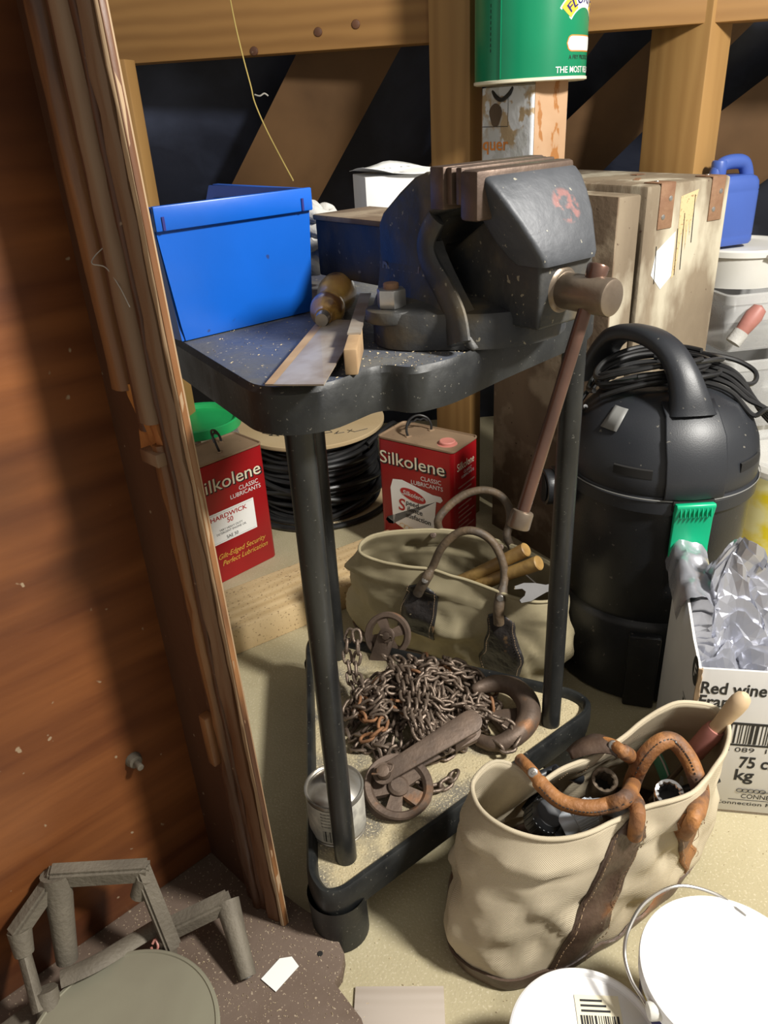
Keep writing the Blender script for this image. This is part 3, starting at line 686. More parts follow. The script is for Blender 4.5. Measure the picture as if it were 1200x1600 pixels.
def walk(n, lift, seed, r0=.9):
    r_ = random.Random(seed); a = r_.uniform(0, 6.28); x = HC.x + .1 * math.cos(a) * r_.random(); y = HC.y + .08 * math.sin(a) * r_.random(); h = r_.uniform(0, 6.28); P = []; dh = 0
    for i in range(n * 3):
        dh = dh * .85 + r_.uniform(-.22, .22); h += dh
        z, r2 = heap(x, y)
        if r2 > r0:
            tgt = math.atan2(HC.y - y, HC.x - x); df = (tgt - h + math.pi) % (2 * math.pi) - math.pi; h += .35 * df; dh *= .5
        x += PITCH / 3 * math.cos(h); y += PITCH / 3 * math.sin(h); z, r2 = heap(x, y)
        P.append(Vector((x, y, max(TF + .007, z + lift + .005 * math.sin(i * .21 + seed)))))
    return P
L_all = []
# strand lifted from the upper pulley, hanging down on the left
hp = [ay(548, 985, 1.20), ay(541, 1010, 1.185), ay(546, 1045, 1.16), ay(552, 1075, 1.13), az(566, 1100, .16), az(585, 1120, .165), az(610, 1100, .18)]
L_all += strand(catmull(hp, 8))
hp2 = [ay(556, 985, 1.19), ay(560, 1015, 1.17), ay(556, 1050, 1.15), az(575, 1085, .165), az(600, 1060, .19), az(640, 1045, .19), az(655, 1075, .185)]
L_all += strand(catmull(hp2, 8))
for dx in (0, 15, 32):        # parallel falls running down the middle of the heap
    hp = [az(600 + dx * 1.3, 1025, .185), az(622 + dx, 1050, .196), az(632 + dx * .9, 1085, .196), az(640 + dx * .7, 1120, .190), az(655 + dx * .7, 1150, .178), az(668 + dx, 1172, .165)]
    L_all += strand(catmull(hp, 8), .4)
L_all += strand(catmull([az(556, 1110, .15), az(575, 1125, .165), az(600, 1120, .172), az(592, 1145, .165), az(565, 1155, .15)], 8), .4, .8)
L_all += strand(catmull([az(730, 1105, .17), az(770, 1120, .165), az(800, 1135, .155), az(812, 1158, .145), az(790, 1172, .14), az(770, 1160, .14)], 8), .4)
L_all += strand(catmull([az(600, 1195, .150), az(640, 1205, .140), az(665, 1232, .128), az(700, 1225, .124), az(712, 1205, .124)], 8), .4)
sd = 0
while len(L_all) < 300:
    sd += 1; L_all += strand(walk(26, .006 if sd % 2 else -.010, sd), .4, .06)
for k, (mw, ru) in enumerate(L_all[:300]):
    o = bpy.data.objects.new('link', lme2 if ru else lme); C.objects.link(o); o.parent = ch; o.matrix_local = inv @ mw
under = []
for sd in range(40, 48): under += strand(walk(34, -.018 - .004 * (sd % 3), sd), .4)
bb = B(); vv = [v.co.copy() for v in lme.vertices]; ff = [tuple(p.vertices) for p in lme.polygons]
for mw, ru in under: bb.geo([mw @ v for v in vv], ff)
part('buried_links', bb, 'chain', ch, world=True, kind='stuff')

def wheel(parent, c, ax, R_, th, m='rust', spokes=4):
    q = Vector(ax).normalized().to_track_quat('Z', 'Y').to_matrix(); c = Vector(c)
    b = B(); b.lathe([(R_ * .72, -th * .5), (R_ * .96, -th * .55), (R_, -th * .42), (R_ * .86, -th * .05), (R_ * .86, th * .05), (R_, th * .42), (R_ * .96, th * .55), (R_ * .80, th * .5), (R_ * .72, th * .25), (R_ * .72, -th * .5)], c, 40, q)
    b.lathe([(0, -th * .4), (R_ * .30, -th * .4), (R_ * .30, th * .45), (R_ * .22, th * .6), (0, th * .6)], c, 24, q)
    for k in range(spokes):
        a = 2 * math.pi * k / spokes + .4; t = bmesh.new(); n_ = 4; w0, w1 = R_ * .17, R_ * .24
        for i in range(2):
            pass
        P = [(R_ * .2, -w0), (R_ * .78, -w1), (R_ * .78, w1), (R_ * .2, w0)]
        A = [t.verts.new(c + q @ Vector((x * math.cos(a) - y * math.sin(a), x * math.sin(a) + y * math.cos(a), -th * .2))) for x, y in P]
        D = [t.verts.new(c + q @ Vector((x * math.cos(a) - y * math.sin(a), x * math.sin(a) + y * math.cos(a), th * .25))) for x, y in P]
        t.faces.new(A); t.faces.new(D[::-1])
        for i in range(4): t.faces.new((A[i], A[(i + 1) % 4], D[(i + 1) % 4], D[i]))
        b._merge(t)
    return part('pulley_wheel', b, m, parent, world=True)
def plate(b, p0, p1, nrm, w0, w1, th, m=None):   # rounded link plate between two pin centres
    p0, p1 = Vector(p0), Vector(p1); z = Vector(nrm).normalized(); x = (p1 - p0); L_ = x.length; x = (x - z * x.dot(z)).normalized(); y = z.cross(x)
    P = []
    for i in range(13): a = math.pi / 2 + math.pi * i / 12; P.append((w0 * math.cos(a), w0 * math.sin(a)))
    for i in range(13): a = -math.pi / 2 + math.pi * i / 12; P.append((L_ + w1 * math.cos(a), w1 * math.sin(a)))
    lo = [p0 + x * a + y * c - z * th / 2 for a, c in P]; hi = [p0 + x * a + y * c + z * th / 2 for a, c in P]
    hi2 = [p0 + x * (a * .985 + .0008) + y * c * .94 + z * (th / 2 + .0008) for a, c in P]
    b.loft([lo, hi, hi2], True, True)
# upper pulley block
pb = thing('pulley_block', 'small rusty pulley wheel in its fork at the top of the chain heap', 'pulley', (-.02, 1.24, TF))
n1 = Vector((-.15, -.80, .50)).normalized(); c1 = az(606, 992, .150)
wheel(pb, c1, n1, .047, .022)
b = B(); e1 = az(570, 1062, .150); plate(b, c1 + n1 * .015, e1 + n1 * .004, n1, .017, .020, .006); part('side_plate', b, 'rust', pb, world=True)
b = B(); b.cyl(c1 - n1 * .014, c1 + n1 * .030, .0085, .008, 20, .0015); b.lathe([(.0085, .018), (.0135, .018), (.0135, .022), (.0085, .022)], c1, 20, n1.to_track_quat('Z', 'Y').to_matrix()); part('axle', b, 'rust', pb, world=True)
b = B(); cc = c1 + n1 * .027; b.tube([cc + Vector((-.012, 0, .004)), cc, cc + Vector((.010, 0, -.002)), cc + Vector((.012, 0, -.012))], .0013, 6); b.tube([cc + Vector((.004, -.002, -.014)), cc + Vector((.0, -.004, -.026)), cc + Vector((.004, -.006, -.034))], .0012, 6); part('split_pin', b, 'screw', pb, world=True)
# lower pulley block with twin side plates
lb = thing('lower_pulley_block', 'larger rusty pulley block with long side plates lying beside the tin', 'pulley', (0, .90, TF))
n2 = Vector((-.06, -.42, .90)).normalized()
A_ = az(600, 1210, .163); B_ = az(733, 1140, .175)
wc = az(622, 1232, .136); wheel(lb, wc, Vector((.1, -.30, .95)), .056, .024, spokes=5)
b = B(); plate(b, A_, B_, n2, .014, .0195, .004); part('side_plate', b, 'rust', lb, world=True)
b = B(); plate(b, A_ - n2 * .034 + Vector((0, .012, 0)), B_ - n2 * .030 + Vector((0, .0, 0)), n2, .014, .0185, .004); part('side_plate', b, 'rust', lb, world=True)
b = B(); b.cyl(A_ - n2 * .038, A_ + n2 * .020, .0115, .0105, 24, .002); b.lathe([(.0115, .0030), (.0175, .003), (.0175, .006), (.0115, .006)], A_, 24, n2.to_track_quat('Z', 'Y').to_matrix()); part('axle', b, 'rust', lb, world=True)
b = B(); b.cyl(B_ - n2 * .034, B_ + n2 * .014, .0085, .008, 20, .0015); part('axle', b, 'rust', lb, world=True)
for cc in (A_ + n2 * .015, B_ + n2 * .010):
    b = B(); b.tube(catmull([cc + Vector((-.018, -.004, .0)), cc + Vector((-.004, -.006, .001)), cc + Vector((.012, -.003, .002)), cc + Vector((.016, .006, .006)), cc + Vector((.008, .012, .004))], 5), .0016, 6); part('split_pin', b, 'rust', lb, world=True)
b = B(); sp = B_ - n2 * .014; b.box(sp + Vector((-.012, -.010, -.004)), (.046, .024, .020), .003, Matrix.Rotation(.5, 3, 'Z')); part('spacer', b, 'rust', lb, world=True)
# big hook
hk = thing('lifting_hook', 'big thick rusty lifting hook lying against the chain heap', 'hook', (.2, 1.05, TF))
hpts = [az(738, 1080, .158), az(756, 1072, .160), az(776, 1068, .160), az(798, 1072, .158), az(816, 1085, .155), az(826, 1105, .150), az(824, 1128, .146), az(808, 1148, .142), az(786, 1160, .138), az(766, 1162, .134), az(748, 1156, .130)]
cc = catmull(hpts, 6); n_ = len(cc)
rr = [.0165 * (.62 + .38 * min(1, i / 10)) * (1 + .42 * math.exp(-((i - n_ * .5) / (n_ * .20)) ** 2)) * (.96 if i < n_ * .7 else max(.72, 1 - (i - n_ * .7) / n_)) for i in range(n_)]
rr[0] *= .6; rr[1] *= .85
b = B(); b.tube(cc, rr, 20, flat=(1, .92)); part('hook', b, 'rust', hk, world=True)
b = B(); b.prism(rpoly([(.165, 1.055), (.245, 1.06), (.235, 1.00), (.19, .99)], .012, 3), 'z', TF + .001, TF + .022, .004); part('swivel_plate', b, 'rust', hk, world=True)

# small tin on the tray
tc_ = (-.100, .842, .1170)
tn = thing('small_tin', 'small dirty round solvent tin with domed top beside the front leg', 'tin', tc_)
R_ = .0445
b = B(); b.lathe([(0, 0), (R_ - .001, 0), (R_, .0015), (R_, .003), (R_ - .001, .004), (R_ - .001, .079), (R_ + .0006, .080), (R_ + .0006, .084), (R_ - .0015, .0845), (R_ - .003, .082), (R_ - .004, .0815), (.018, .0985), (.014, .100), (0, .100)], n=48); part('can', b, 'tin', tn)
b = B(); b.lathe([(R_ - .0004, .008), (R_ - .0002, .009), (R_ - .0002, .074), (R_ - .0004, .075)], n=48); part('label', b, 'tinlabel', tn)
b = B(); b.lathe([(0, .114), (.0115, .114), (.013, .112), (.013, .100), (.0, .100)], n=28); part('cap', b, 'whiteink', tn)
def cylfn(r, a0, z0, cx=0, cy=0, e=.0003):
    return lambda x, y, k=1.: Vector((cx + (r + e * k) * math.sin(a0 + x / r), cy - (r + e * k) * math.cos(a0 + x / r), z0 + y))
b = B(); f = cylfn(R_, -.18, .012); bars(b, f, -.012, .0, .022, .022, 30, 3)
for k, s_ in enumerate(('MARK 1', 'CLEANER', 'HARMFUL')): pass
for k in range(5): write(b, f, 'llillilli llil', 0, .030 + k * .0065, .0045, width=.026)
part('printing', b, 'ink', tn)

# ================================================================== CANVAS BAGS
def make_bag(root, rim, base, m, n=120, rows=26, thick=.0035, bulge=.02, fold=.010, seed=0, floorz=0.0):
    """rim/base: closed world loops (same start, same direction). returns surf(u in 0..1, v in 0..1)"""
    Rm = resample(catmull(rim, 6, True), n); Bs = resample(catmull(base, 6, True), n)
    cen = sum(Bs, Vector()) / n; loops = []; 
    for i in range(rows + 1):
        v = i / rows; L = []
        for k in range(n):
            p = Bs[k].lerp(Rm[k], v); o = (p - cen); o.z = 0; o = o.normalized() if o.length > 0 else o
            bl_ = bulge * math.sin(math.pi * v) ** .8
            q = Vector((p.x * 15, p.y * 15, p.z * 12 + seed))
            f = fold * (noise.noise(q) * 1.2 + .6 * noise.noise(q * 2.3) + .9 * (.5 - abs(noise.noise(Vector((p.x * 11 + p.z * 9, p.y * 11 - p.z * 7, seed + 5))))))
            f *= math.sin(math.pi * min(1, v * 1.25 + .04)) if v < .8 else max(.12, (1 - v) * 3)
            L.append(p + o * (bl_ + f))
        loops.append(L)
    b = B(); uvs = []
    b.loft(loops, True)
    o = part('canvas_body', b, m, root, world=True, angle=180)
    me = o.data; uvl = me.uv_layers.new(name='UVMap'); idx = {}
    per = sum((Rm[i] - Rm[i - 1]).length for i in range(n))
    for p in me.polygons:
        ks = [me.loops[l].vertex_index % n for l in p.loop_indices]; wrap = max(ks) - min(ks) > n / 2
        for l, k in zip(p.loop_indices, ks):
            r = me.loops[l].vertex_index // n; kk = k + n if (wrap and k < n / 2) else k
            uvl.data[l].uv = (kk / n * per, r / rows * .28)
    md = o.modifiers.new('thickness', 'SOLIDIFY'); md.thickness = thick; md.offset = -1
    # hem roll
    hb = B(); top = loops[-1]; nx_ = loops[-4]
    hb.tube([p * .985 + q * .015 for p, q in zip(top, nx_)], .0034, 8, closed=True)
    ho = part('rolled_hem', hb, m, root, world=True, angle=180)
    if True:
        uvl = ho.data.uv_layers.new(name='UVMap')
        for p in ho.data.polygons:
            for l in p.loop_indices:
                vi = ho.data.loops[l].vertex_index; uvl.data[l].uv = ((vi // 8) / n * per, (vi % 8) * .003)
    # bottom disc
    bt_ = B(); V = [bt_.bm.verts.new(p + Vector((0, 0, .002))) for p in loops[0]]; bt_.bm.faces.new(V); part('bag_bottom', bt_, 'leather', root, world=True)
    def surf(u, v):
        u = (u % 1) * n; i = int(u); fu = u - i; v = max(0, min(.9999, v)) * rows; j = int(v); fv = v - j
        a = loops[j][i % n].lerp(loops[j][(i + 1) % n], fu); c = loops[j + 1][i % n].lerp(loops[j + 1][(i + 1) % n], fu); return a.lerp(c, fv)
    def off(u, v, d):
        p = surf(u, v); t = surf(u + .01, v) - surf(u - .01, v); w_ = surf(u, v + .03) - surf(u, v - .03); nn_ = t.cross(w_).normalized(); o_ = p - cen; o_.z = 0
        if nn_.dot(o_) < 0: nn_ = -nn_
        return p + nn_ * d
    return surf, off, loops, n
def near_u(loops, n, u_px, v_px, row=-1):
    best = None
    for k in range(n):
        p = loops[row][k]; c = Vector((cam_right.dot(p - Vector((0, 0, CAMH))), cam_down.dot(p - Vector((0, 0, CAMH))), cam_fwd.dot(p - Vector((0, 0, CAMH)))))
        x, y = 600 + FPX * c.x / c.z, 800 + FPX * c.y / c.z; d_ = (x - u_px) ** 2 + (y - v_px) ** 2
        if best is None or d_ < best[0]: best = (d_, k / n)
    return best[1]
def strap(root, off, cu, hw, v0, v1, m, name='leather_strap', rows=14, cols=6, d=.003, th=.003, stitch=True, round_top=True, label=None, sm='lip', bend=lambda t: 0.):
    b = B(); L = []
    for i in range(rows + 1):
        t = i / rows; v = v0 + (v1 - v0) * t; k = 1.
        if round_top and t > .86: k = math.sqrt(max(0.05, 1 - ((t - .86) / .14) ** 2))
        L.append([off(cu + bend(t) + hw * k * (2 * j / cols - 1), v, d) for j in range(cols + 1)])
    b.loft(L, False); o = part(name, b, m, root, label, world=True, angle=180); md = o.modifiers.new('s', 'SOLIDIFY'); md.thickness = th; md.offset = 1
    if stitch:
        b = B()
        for s_ in (-1, 1):
            for i in range(30):
                t = (i + .2) / 30 * .97
                p = off(cu + bend(t) + s_ * hw * .84, v0 + (v1 - v0) * t, d + th + .0003); q = off(cu + bend(t + .017) + s_ * hw * .84, v0 + (v1 - v0) * (t + .017), d + th + .0003); b.tube([p, q], .0006, 4)
        part('stitching', b, sm, o, world=True, kind='stuff')
    return o
def rivet(root, p, nrm, m='rust'):
    b = B(); nrm = Vector(nrm).normalized(); q = nrm.to_track_quat('Z', 'Y').to_matrix()
    b.lathe([(0, .0035), (.002, .0035), (.0025, .0022), (.0045, .0022), (.0065, .0012), (.007, -.001)], p, 18, q); part('rivet', b, m, root, world=True)

# ---- front bag
fb = thing('canvas_tool_bag', 'cream canvas tool bag with tan leather handles standing in front of the stand', 'bag', (.27, .80, 0))
rimf = [az(741, 1222, .262), az(752, 1262, .262), az(790, 1292, .262), az(850, 1310, .262), az(910, 1304, .265), az(962, 1282, .268), az(1003, 1262, .270), az(1050, 1250, .275), az(1085, 1236, .275), az(1112, 1206, .272), az(1134, 1168, .272),
        az(1136, 1130, .280), az(1112, 1104, .290), az(1066, 1097, .300), az(1035, 1107, .295), az(1002, 1128, .285), az(976, 1150, .275), az(935, 1178, .268), az(880, 1200, .266), az(838, 1224, .262), az(812, 1200, .270), az(772, 1190, .272)]
basef = [az(704, 1432, .004), az(713, 1487, .004), az(742, 1522, .004), az(790, 1540, .004), az(850, 1527, .004), az(905, 1498, .004), az(960, 1462, .004), az(1020, 1415, .004), az(1052, 1388, .004), Vector((.462, .842, .004)), Vector((.482, .885, .004)), Vector((.478, .935, .004)), Vector((.45, .97, .004)), Vector((.40, .985, .004)), Vector((.33, .97, .004)), Vector((.26, .94, .004)), Vector((.20, .915, .004)), Vector((.15, .895, .004)), Vector((.115, .865, .004)), Vector((.085, .83, .004)), Vector((.068, .79, .004))]
surf, off, loops, n = make_bag(fb, rimf, basef, 'canvas', bulge=.010, fold=.019, seed=3)
# leather sole band
b = B(); b.loft([[off(k / n, v, d) for k in range(n)] for v, d in ((0, .0), (0, .005), (.035, .0055), (.085, .0045), (.085, .001))], True); part('leather_sole', b, 'leather', fb, world=True, angle=60)
uA = near_u(loops, n, 985, 1268); uB = near_u(loops, n, 1062, 1248)
uA0 = near_u(loops, n, 880, 1512, 0)
so = strap(fb, off, uA, .029, .03, .97, 'leather', label='dark brown stitched leather strap', bend=lambda t: (uA0 - uA) * (1 - t))
uB0 = near_u(loops, n, 1062, 1380, 0)
strap(fb, off, uB, .019, .30, .90, 'leathert', label='tan leather strap end', bend=lambda t: (uB0 - uB) * (1 - t) * .7)
uD = near_u(loops, n, 905, 1188); strap(fb, off, uD, .020, .45, .985, 'leather', label='folded brown leather patch on the far side')
# upright handle
hA = [off(uA, .88, .008), off(uA, 1., .010) + Vector((0, 0, .012)), ay(985, 1235, .80), ay(1003, 1190, .80), ay(1028, 1162, .805), ay(1052, 1158, .81), ay(1074, 1182, .79), ay(1087, 1212, .765), ay(1094, 1240, .752), off(uB, .90, .016), off(uB, .76, .008)]
cc = catmull(hA, 7); n_ = len(cc); b = B(); b.tube(cc, [.0125 if 8 < i < n_ - 9 else .0100 for i in range(n_)], 16); oh = part('handle', b, 'leathert', fb, world=True)
b = B()
for i in range(12, n_ - 16):
    p, q = cc[i].lerp(cc[i + 1], .15), cc[i].lerp(cc[i + 1], .85); tv = (cc[i + 1] - cc[i]).normalized(); to = (Vector((0, 0, CAMH)) - p).normalized(); sv = (to - tv * to.dot(tv)).normalized(); b.tube([p + sv * .0126, q + sv * .0126], .0010, 5)
part('stitching', b, 'leatherk', oh, world=True, kind='stuff')
rivet(fb, cc[8] + (Vector((0, 0, CAMH)) - cc[8]).normalized() * .011, Vector((0, 0, CAMH)) - cc[8], 'wire'); rivet(fb, cc[-12] + (Vector((0, 0, CAMH)) - cc[-12]).normalized() * .012, Vector((0, 0, CAMH)) - cc[-12], 'wire')
# drooping handle
hB = [az(812, 1186, .278), az(830, 1204, .284), az(848, 1228, .278), az(876, 1252, .272), az(915, 1262, .272), az(950, 1258, .276), az(980, 1244, .285), ay(992, 1215, .835), ay(992, 1190, .85), az(976, 1176, .29), az(955, 1163, .288), az(930, 1158, .280)]
cc = catmull(hB, 7); n_ = len(cc); b = B(); b.tube(cc, [.0085 if (i < 12 or i > n_ - 14) else .0108 for i in range(n_)], 16); oh = part('handle', b, 'leathert', fb, world=True)
b = B()
for i in range(14, 46):
    p, q = cc[i].lerp(cc[i + 1], .15), cc[i].lerp(cc[i + 1], .85); tv = (cc[i + 1] - cc[i]).normalized(); to = (Vector((0, -.5, CAMH * .6)) - p).normalized(); sv = (to - tv * to.dot(tv)).normalized(); b.tube([p + sv * .0108, q + sv * .0108], .0009, 5)
part('stitching', b, 'leatherk', oh, world=True, kind='stuff')
for i in (8, n_ - 9): rivet(fb, cc[i] + (Vector((0, 0, CAMH)) - cc[i]).normalized() * .009, Vector((0, 0, CAMH)) - cc[i], 'wire')

b = B(); q_ = [az(884, 1172, .270), az(902, 1156, .282), az(930, 1146, .290), az(955, 1154, .292), az(966, 1170, .288)]; w_ = [az(893, 1187, .266), az(915, 1180, .280), az(938, 1176, .288), az(957, 1178, .290), az(964, 1184, .286)]
b.loft([catmull(q_, 4), [a.lerp(c, .5) + Vector((0, 0, .004)) for a, c in zip(catmull(q_, 4), catmull(w_, 4))], catmull(w_, 4)], False); o = part('leather_patch', b, 'leather', fb, 'folded brown leather patch on the far rim', world=True, angle=180); md = o.modifiers.new('s', 'SOLIDIFY'); md.thickness = .003
# ---- contents of the front bag
def handle_tool(name, label, cat, p0, p1, prof, m): pass
# chisel with pale wooden handle
ct = thing('wood_chisel', 'pale wooden-handled tool with faded red ferrule leaning out of the bag', 'tool', (.44, .86, .1))
h1 = ay(1166, 1085, .84); h0 = ay(1084, 1176, .86); d = (h0 - h1).normalized(); q = (h1 - h0).normalized().to_track_quat('Z', 'Y').to_matrix(); L_ = (h1 - h0).length
b = B(); b.lathe([(0, L_), (.006, L_ - .001), (.011, L_ - .006), (.0135, L_ - .016), (.0135, L_ - .030), (.0105, L_ * .52), (.0105, L_ * .42), (0, L_ * .42)], h0, 28, q); part('handle', b, 'palewood', ct, world=True)
b = B(); b.lathe([(0, L_ * .44), (.0135, L_ * .44), (.0155, L_ * .36), (.0150, .012), (.0150, .002), (0, .002)], h0, 28, q); part('grip', b, 'pinkred', ct, world=True)
b = B(); b.lathe([(0, .004), (.0115, .004), (.0120, -.010), (.0100, -.013), (0, -.013)], h0, 24, q); part('band', b, 'brightred', ct, world=True, label='bright red band')
b = B(); b.tube([h0 + d * .012, h0 + d * .06, h0 + d * .13], .0045, 10); part('shank', b, 'screw', ct, world=True)
# ring spanner with green grip
gs = thing('green_hose_length', 'curved green plastic grip standing inside the front bag', 'grip', (.38, .87, .1))
cc = catmull([ay(1018, 1168, .905), ay(1030, 1190, .90), ay(1040, 1215, .89), ay(1048, 1240, .885)], 6); b = B(); b.tube(cc, .0095, 16, flat=(1, .6)); part('grip', b, mat('pale_green_grip', (.10, .36, .22), (.16, .42, .28), .4, scale=14), gs, world=True)
b = B(); b.tube([c_ + Vector((.004, -.0058, .003)) for c_ in cc], .0016, 6); part('stripe', b, 'whiteink', gs, world=True, label='white stripe')
def socket(name, label, px, z, R_, h_, m, tilt, teeth=12):
    p = az(px[0], px[1], z); t = thing(name, label, 'socket', p); t.location = p - Vector((0, 0, h_)); q = Vector(tilt).normalized().to_track_quat('Z', 'Y').to_matrix(); b = B(); c = p; L1 = []
    n_ = teeth * 4; qq = lambda x, y, zz: c + q @ Vector((x, y, zz))
    def ringr(r, zz, wob=0): return [qq((r + wob * (1 if (i // 2) % 2 else 0)) * math.cos(2 * math.pi * i / n_), (r + wob * (1 if (i // 2) % 2 else 0)) * math.sin(2 * math.pi * i / n_), zz) for i in range(n_)]
    b.loft([ringr(R_ * .80, -h_), ringr(R_, -h_ * .9), ringr(R_, -.002), ringr(R_ * .94, 0), ringr(R_ * .78, -.001, -.0012), ringr(R_ * .70, -.003, -.0014), ringr(R_ * .70, -h_ * .6, -.0014)], True, False)
    part('socket_body', b, m, t, world=True); b = B(); L2 = ringr(R_ * .70, -h_ * .5); V = [b.bm.verts.new(p_) for p_ in L2]; b.bm.faces.new(V); part('bore', b, 'dark', t, world=True)
    return t
socket('chrome_socket', 'bright toothed chrome socket at the right inside the front bag', (1046, 1238), .235, .0200, .06, 'chrome', (-.15, -.35, .9))
socket('steel_socket', 'dull steel socket standing at the back inside the front bag', (945, 1218), .225, .0195, .06, 'screw', (.0, -.35, .95), 10)
def pipe_fit(name, label, p, ax_, segs, m, rib=None):
    t = thing(name, label, 'fitting', p); q = Vector(ax_).normalized().to_track_quat('Z', 'Y').to_matrix(); b = B(); b.lathe(segs, p, 32, q); part('fitting_body', b, m, t, world=True)
    if rib:
        b = B(); r, z0, z1, k_ = rib
        for i in range(k_):
            a = 2 * math.pi * i / k_; c = Vector(p) + q @ Vector((r * math.cos(a), r * math.sin(a), (z0 + z1) / 2)); b.box(c, (.0016, .0030, z1 - z0), .0004, q @ Matrix.Rotation(a, 3, 'Z'))
        part('grip_ribs', b, m, t, world=True)
    return t
pipe_fit('ribbed_nozzle', 'ribbed black plastic nozzle inside the left end of the front bag', az(838, 1287, .205), (.35, -.25, .75), [(0, 0), (.020, 0), (.0235, .006), (.0235, .030), (.019, .037), (.010, .038), (0, .034)], 'blackpl', (.0236, .006, .030, 22))
pipe_fit('grey_pipe_coupler', 'pale grey ribbed plastic coupler inside the front bag', az(876, 1292, .215), (.85, .22, .28), [(0, 0), (.0155, 0), (.0165, .003), (.0165, .020), (.0185, .021), (.0185, .050), (.0165, .052), (.0165, .056), (0, .056)], 'greypl', (.0186, .022, .049, 26))
pipe_fit('black_ring_nut', 'black collar beside the grey coupler in the front bag', az(872, 1294, .208), (-.85, -.22, -.20), [(0, -.002), (.0175, -.002), (.0175, .010), (.012, .012), (.0, .012)], 'blackpl')
b = B(); b.cyl(az(850, 1297, .205), az(862, 1280, .215), .0095, .0085, 16, .002); solo('copper_stub', b, 'rod', 'short brown pipe stub between black nozzle and grey coupler', 'stub')
b = B(); b.tube(catmull([az(895, 1275, .21), az(925, 1262, .215), az(955, 1262, .21), az(975, 1275, .20)], 5), .012, 12); solo('grey_tube', b, 'greypl', 'smooth grey tube lying behind the coupler in the bag', 'tube')
b = B(); rnd = random.Random(8)
for k in range(10):
    p = Vector((.17 + .29 * rnd.random(), .82 + .07 * rnd.random(), .12 + .05 * rnd.random())); q = p + Vector((rnd.uniform(-.06, .06), rnd.uniform(-.03, .03), rnd.uniform(-.03, .04))); b.cyl(p, q, .009, .007, 10, .001)
o = solo('loose_tools', b, 'blackpl', 'jumble of dark metal tools deep inside the front bag', 'tools'); o['kind'] = 'stuff'

# ---- back bag
kb = thing('canvas_tool_bag', 'greenish canvas tool bag with black leather handle tabs behind the stand', 'bag', (.1, 1.4, 0))
rimk = [az(562, 862, .275), az(590, 876, .262), az(635, 884, .258), az(676, 890, .255), az(718, 903, .250), az(762, 918, .245), az(806, 934, .238), az(850, 940, .232), az(884, 928, .236), az(880, 900, .245), az(850, 874, .258), az(800, 852, .268), az(745, 836, .278), az(698, 828, .285), az(650, 828, .285), az(603, 832, .285), az(572, 842, .282)]
bask = [Vector((-.085, 1.545, .004)), Vector((-.06, 1.475, .004)), Vector((-.01, 1.430, .004)), Vector((.06, 1.385, .004)), Vector((.12, 1.345, .004)), Vector((.19, 1.300, .004)), Vector((.25, 1.262, .004)), Vector((.31, 1.235, .004)), Vector((.338, 1.265, .004)), Vector((.345, 1.31, .004)), Vector((.325, 1.375, .004)), Vector((.27, 1.425, .004)), Vector((.18, 1.485, .004)), Vector((.10, 1.54, .004)), Vector((.03, 1.58, .004)), Vector((-.04, 1.60, .004))]
surf, off, loops, n = make_bag(kb, rimk, bask, 'canvasg', bulge=.014, fold=.024, seed=21)
b = B(); b.loft([[off(k / n, v, d) for k in range(n)] for v, d in ((0, .0), (0, .004), (.03, .0045), (.07, .004), (.07, .001))], True); part('leather_sole', b, 'leather', kb, world=True, angle=60)
for (ux, vx, ux0, vx0, lo_, hi_) in ((672, 888, 645, 1010, .34, .86), (784, 926, 783, 1055, .16, .80)):
    u1 = near_u(loops, n, ux, vx); u0 = near_u(loops, n, ux0, vx0, int(26 * lo_)); strap(kb, off, u1, .030, lo_, hi_, 'leatherk', 'leather_tab', bend=lambda t, u0=u0, u1=u1: (u0 - u1) * (1 - t), label='cracked black leather tab')
u1 = near_u(loops, n, 672, 888); u2 = near_u(loops, n, 784, 926)
hA = [off(u1 - .004, .78, .008), off(u1, .93, .010), ay(676, 886, 1.355), ay(690, 856, 1.35), ay(715, 833, 1.345), ay(742, 830, 1.335), ay(768, 845, 1.325), ay(784, 874, 1.31), ay(788, 905, 1.295), off(u2, .90, .010), off(u2, .72, .008)]
cc = catmull(hA, 7); n_ = len(cc); b = B(); b.tube(cc, [.0085 if 10 < i < n_ - 12 else .0110 for i in range(n_)], 14, flat=None); part('handle', b, 'leatherg', kb, world=True)
for i in (6, n_ - 10): rivet(kb, cc[i] + (Vector((0, 0, CAMH)) - cc[i]).normalized() * .010, Vector((0, 0, CAMH)) - cc[i], 'wire')
u3 = near_u(loops, n, 690, 828); u4 = near_u(loops, n, 795, 850)
hB = [off(u3, .9, .006), ay(684, 815, 1.47), ay(697, 795, 1.48), ay(722, 775, 1.49), ay(752, 766, 1.49), ay(778, 772, 1.48), ay(794, 790, 1.46), ay(797, 815, 1.44), ay(792, 838, 1.42), off(u4, .9, .006)]
cc = catmull(hB, 7); b = B(); b.tube(cc, .0088, 14); part('handle', b, 'leatherg', kb, world=True)
for px in ((677, 836), (782, 855)):
    p = az(px[0], px[1], .272); rivet(kb, p, Vector((0, 0, CAMH)) - p)
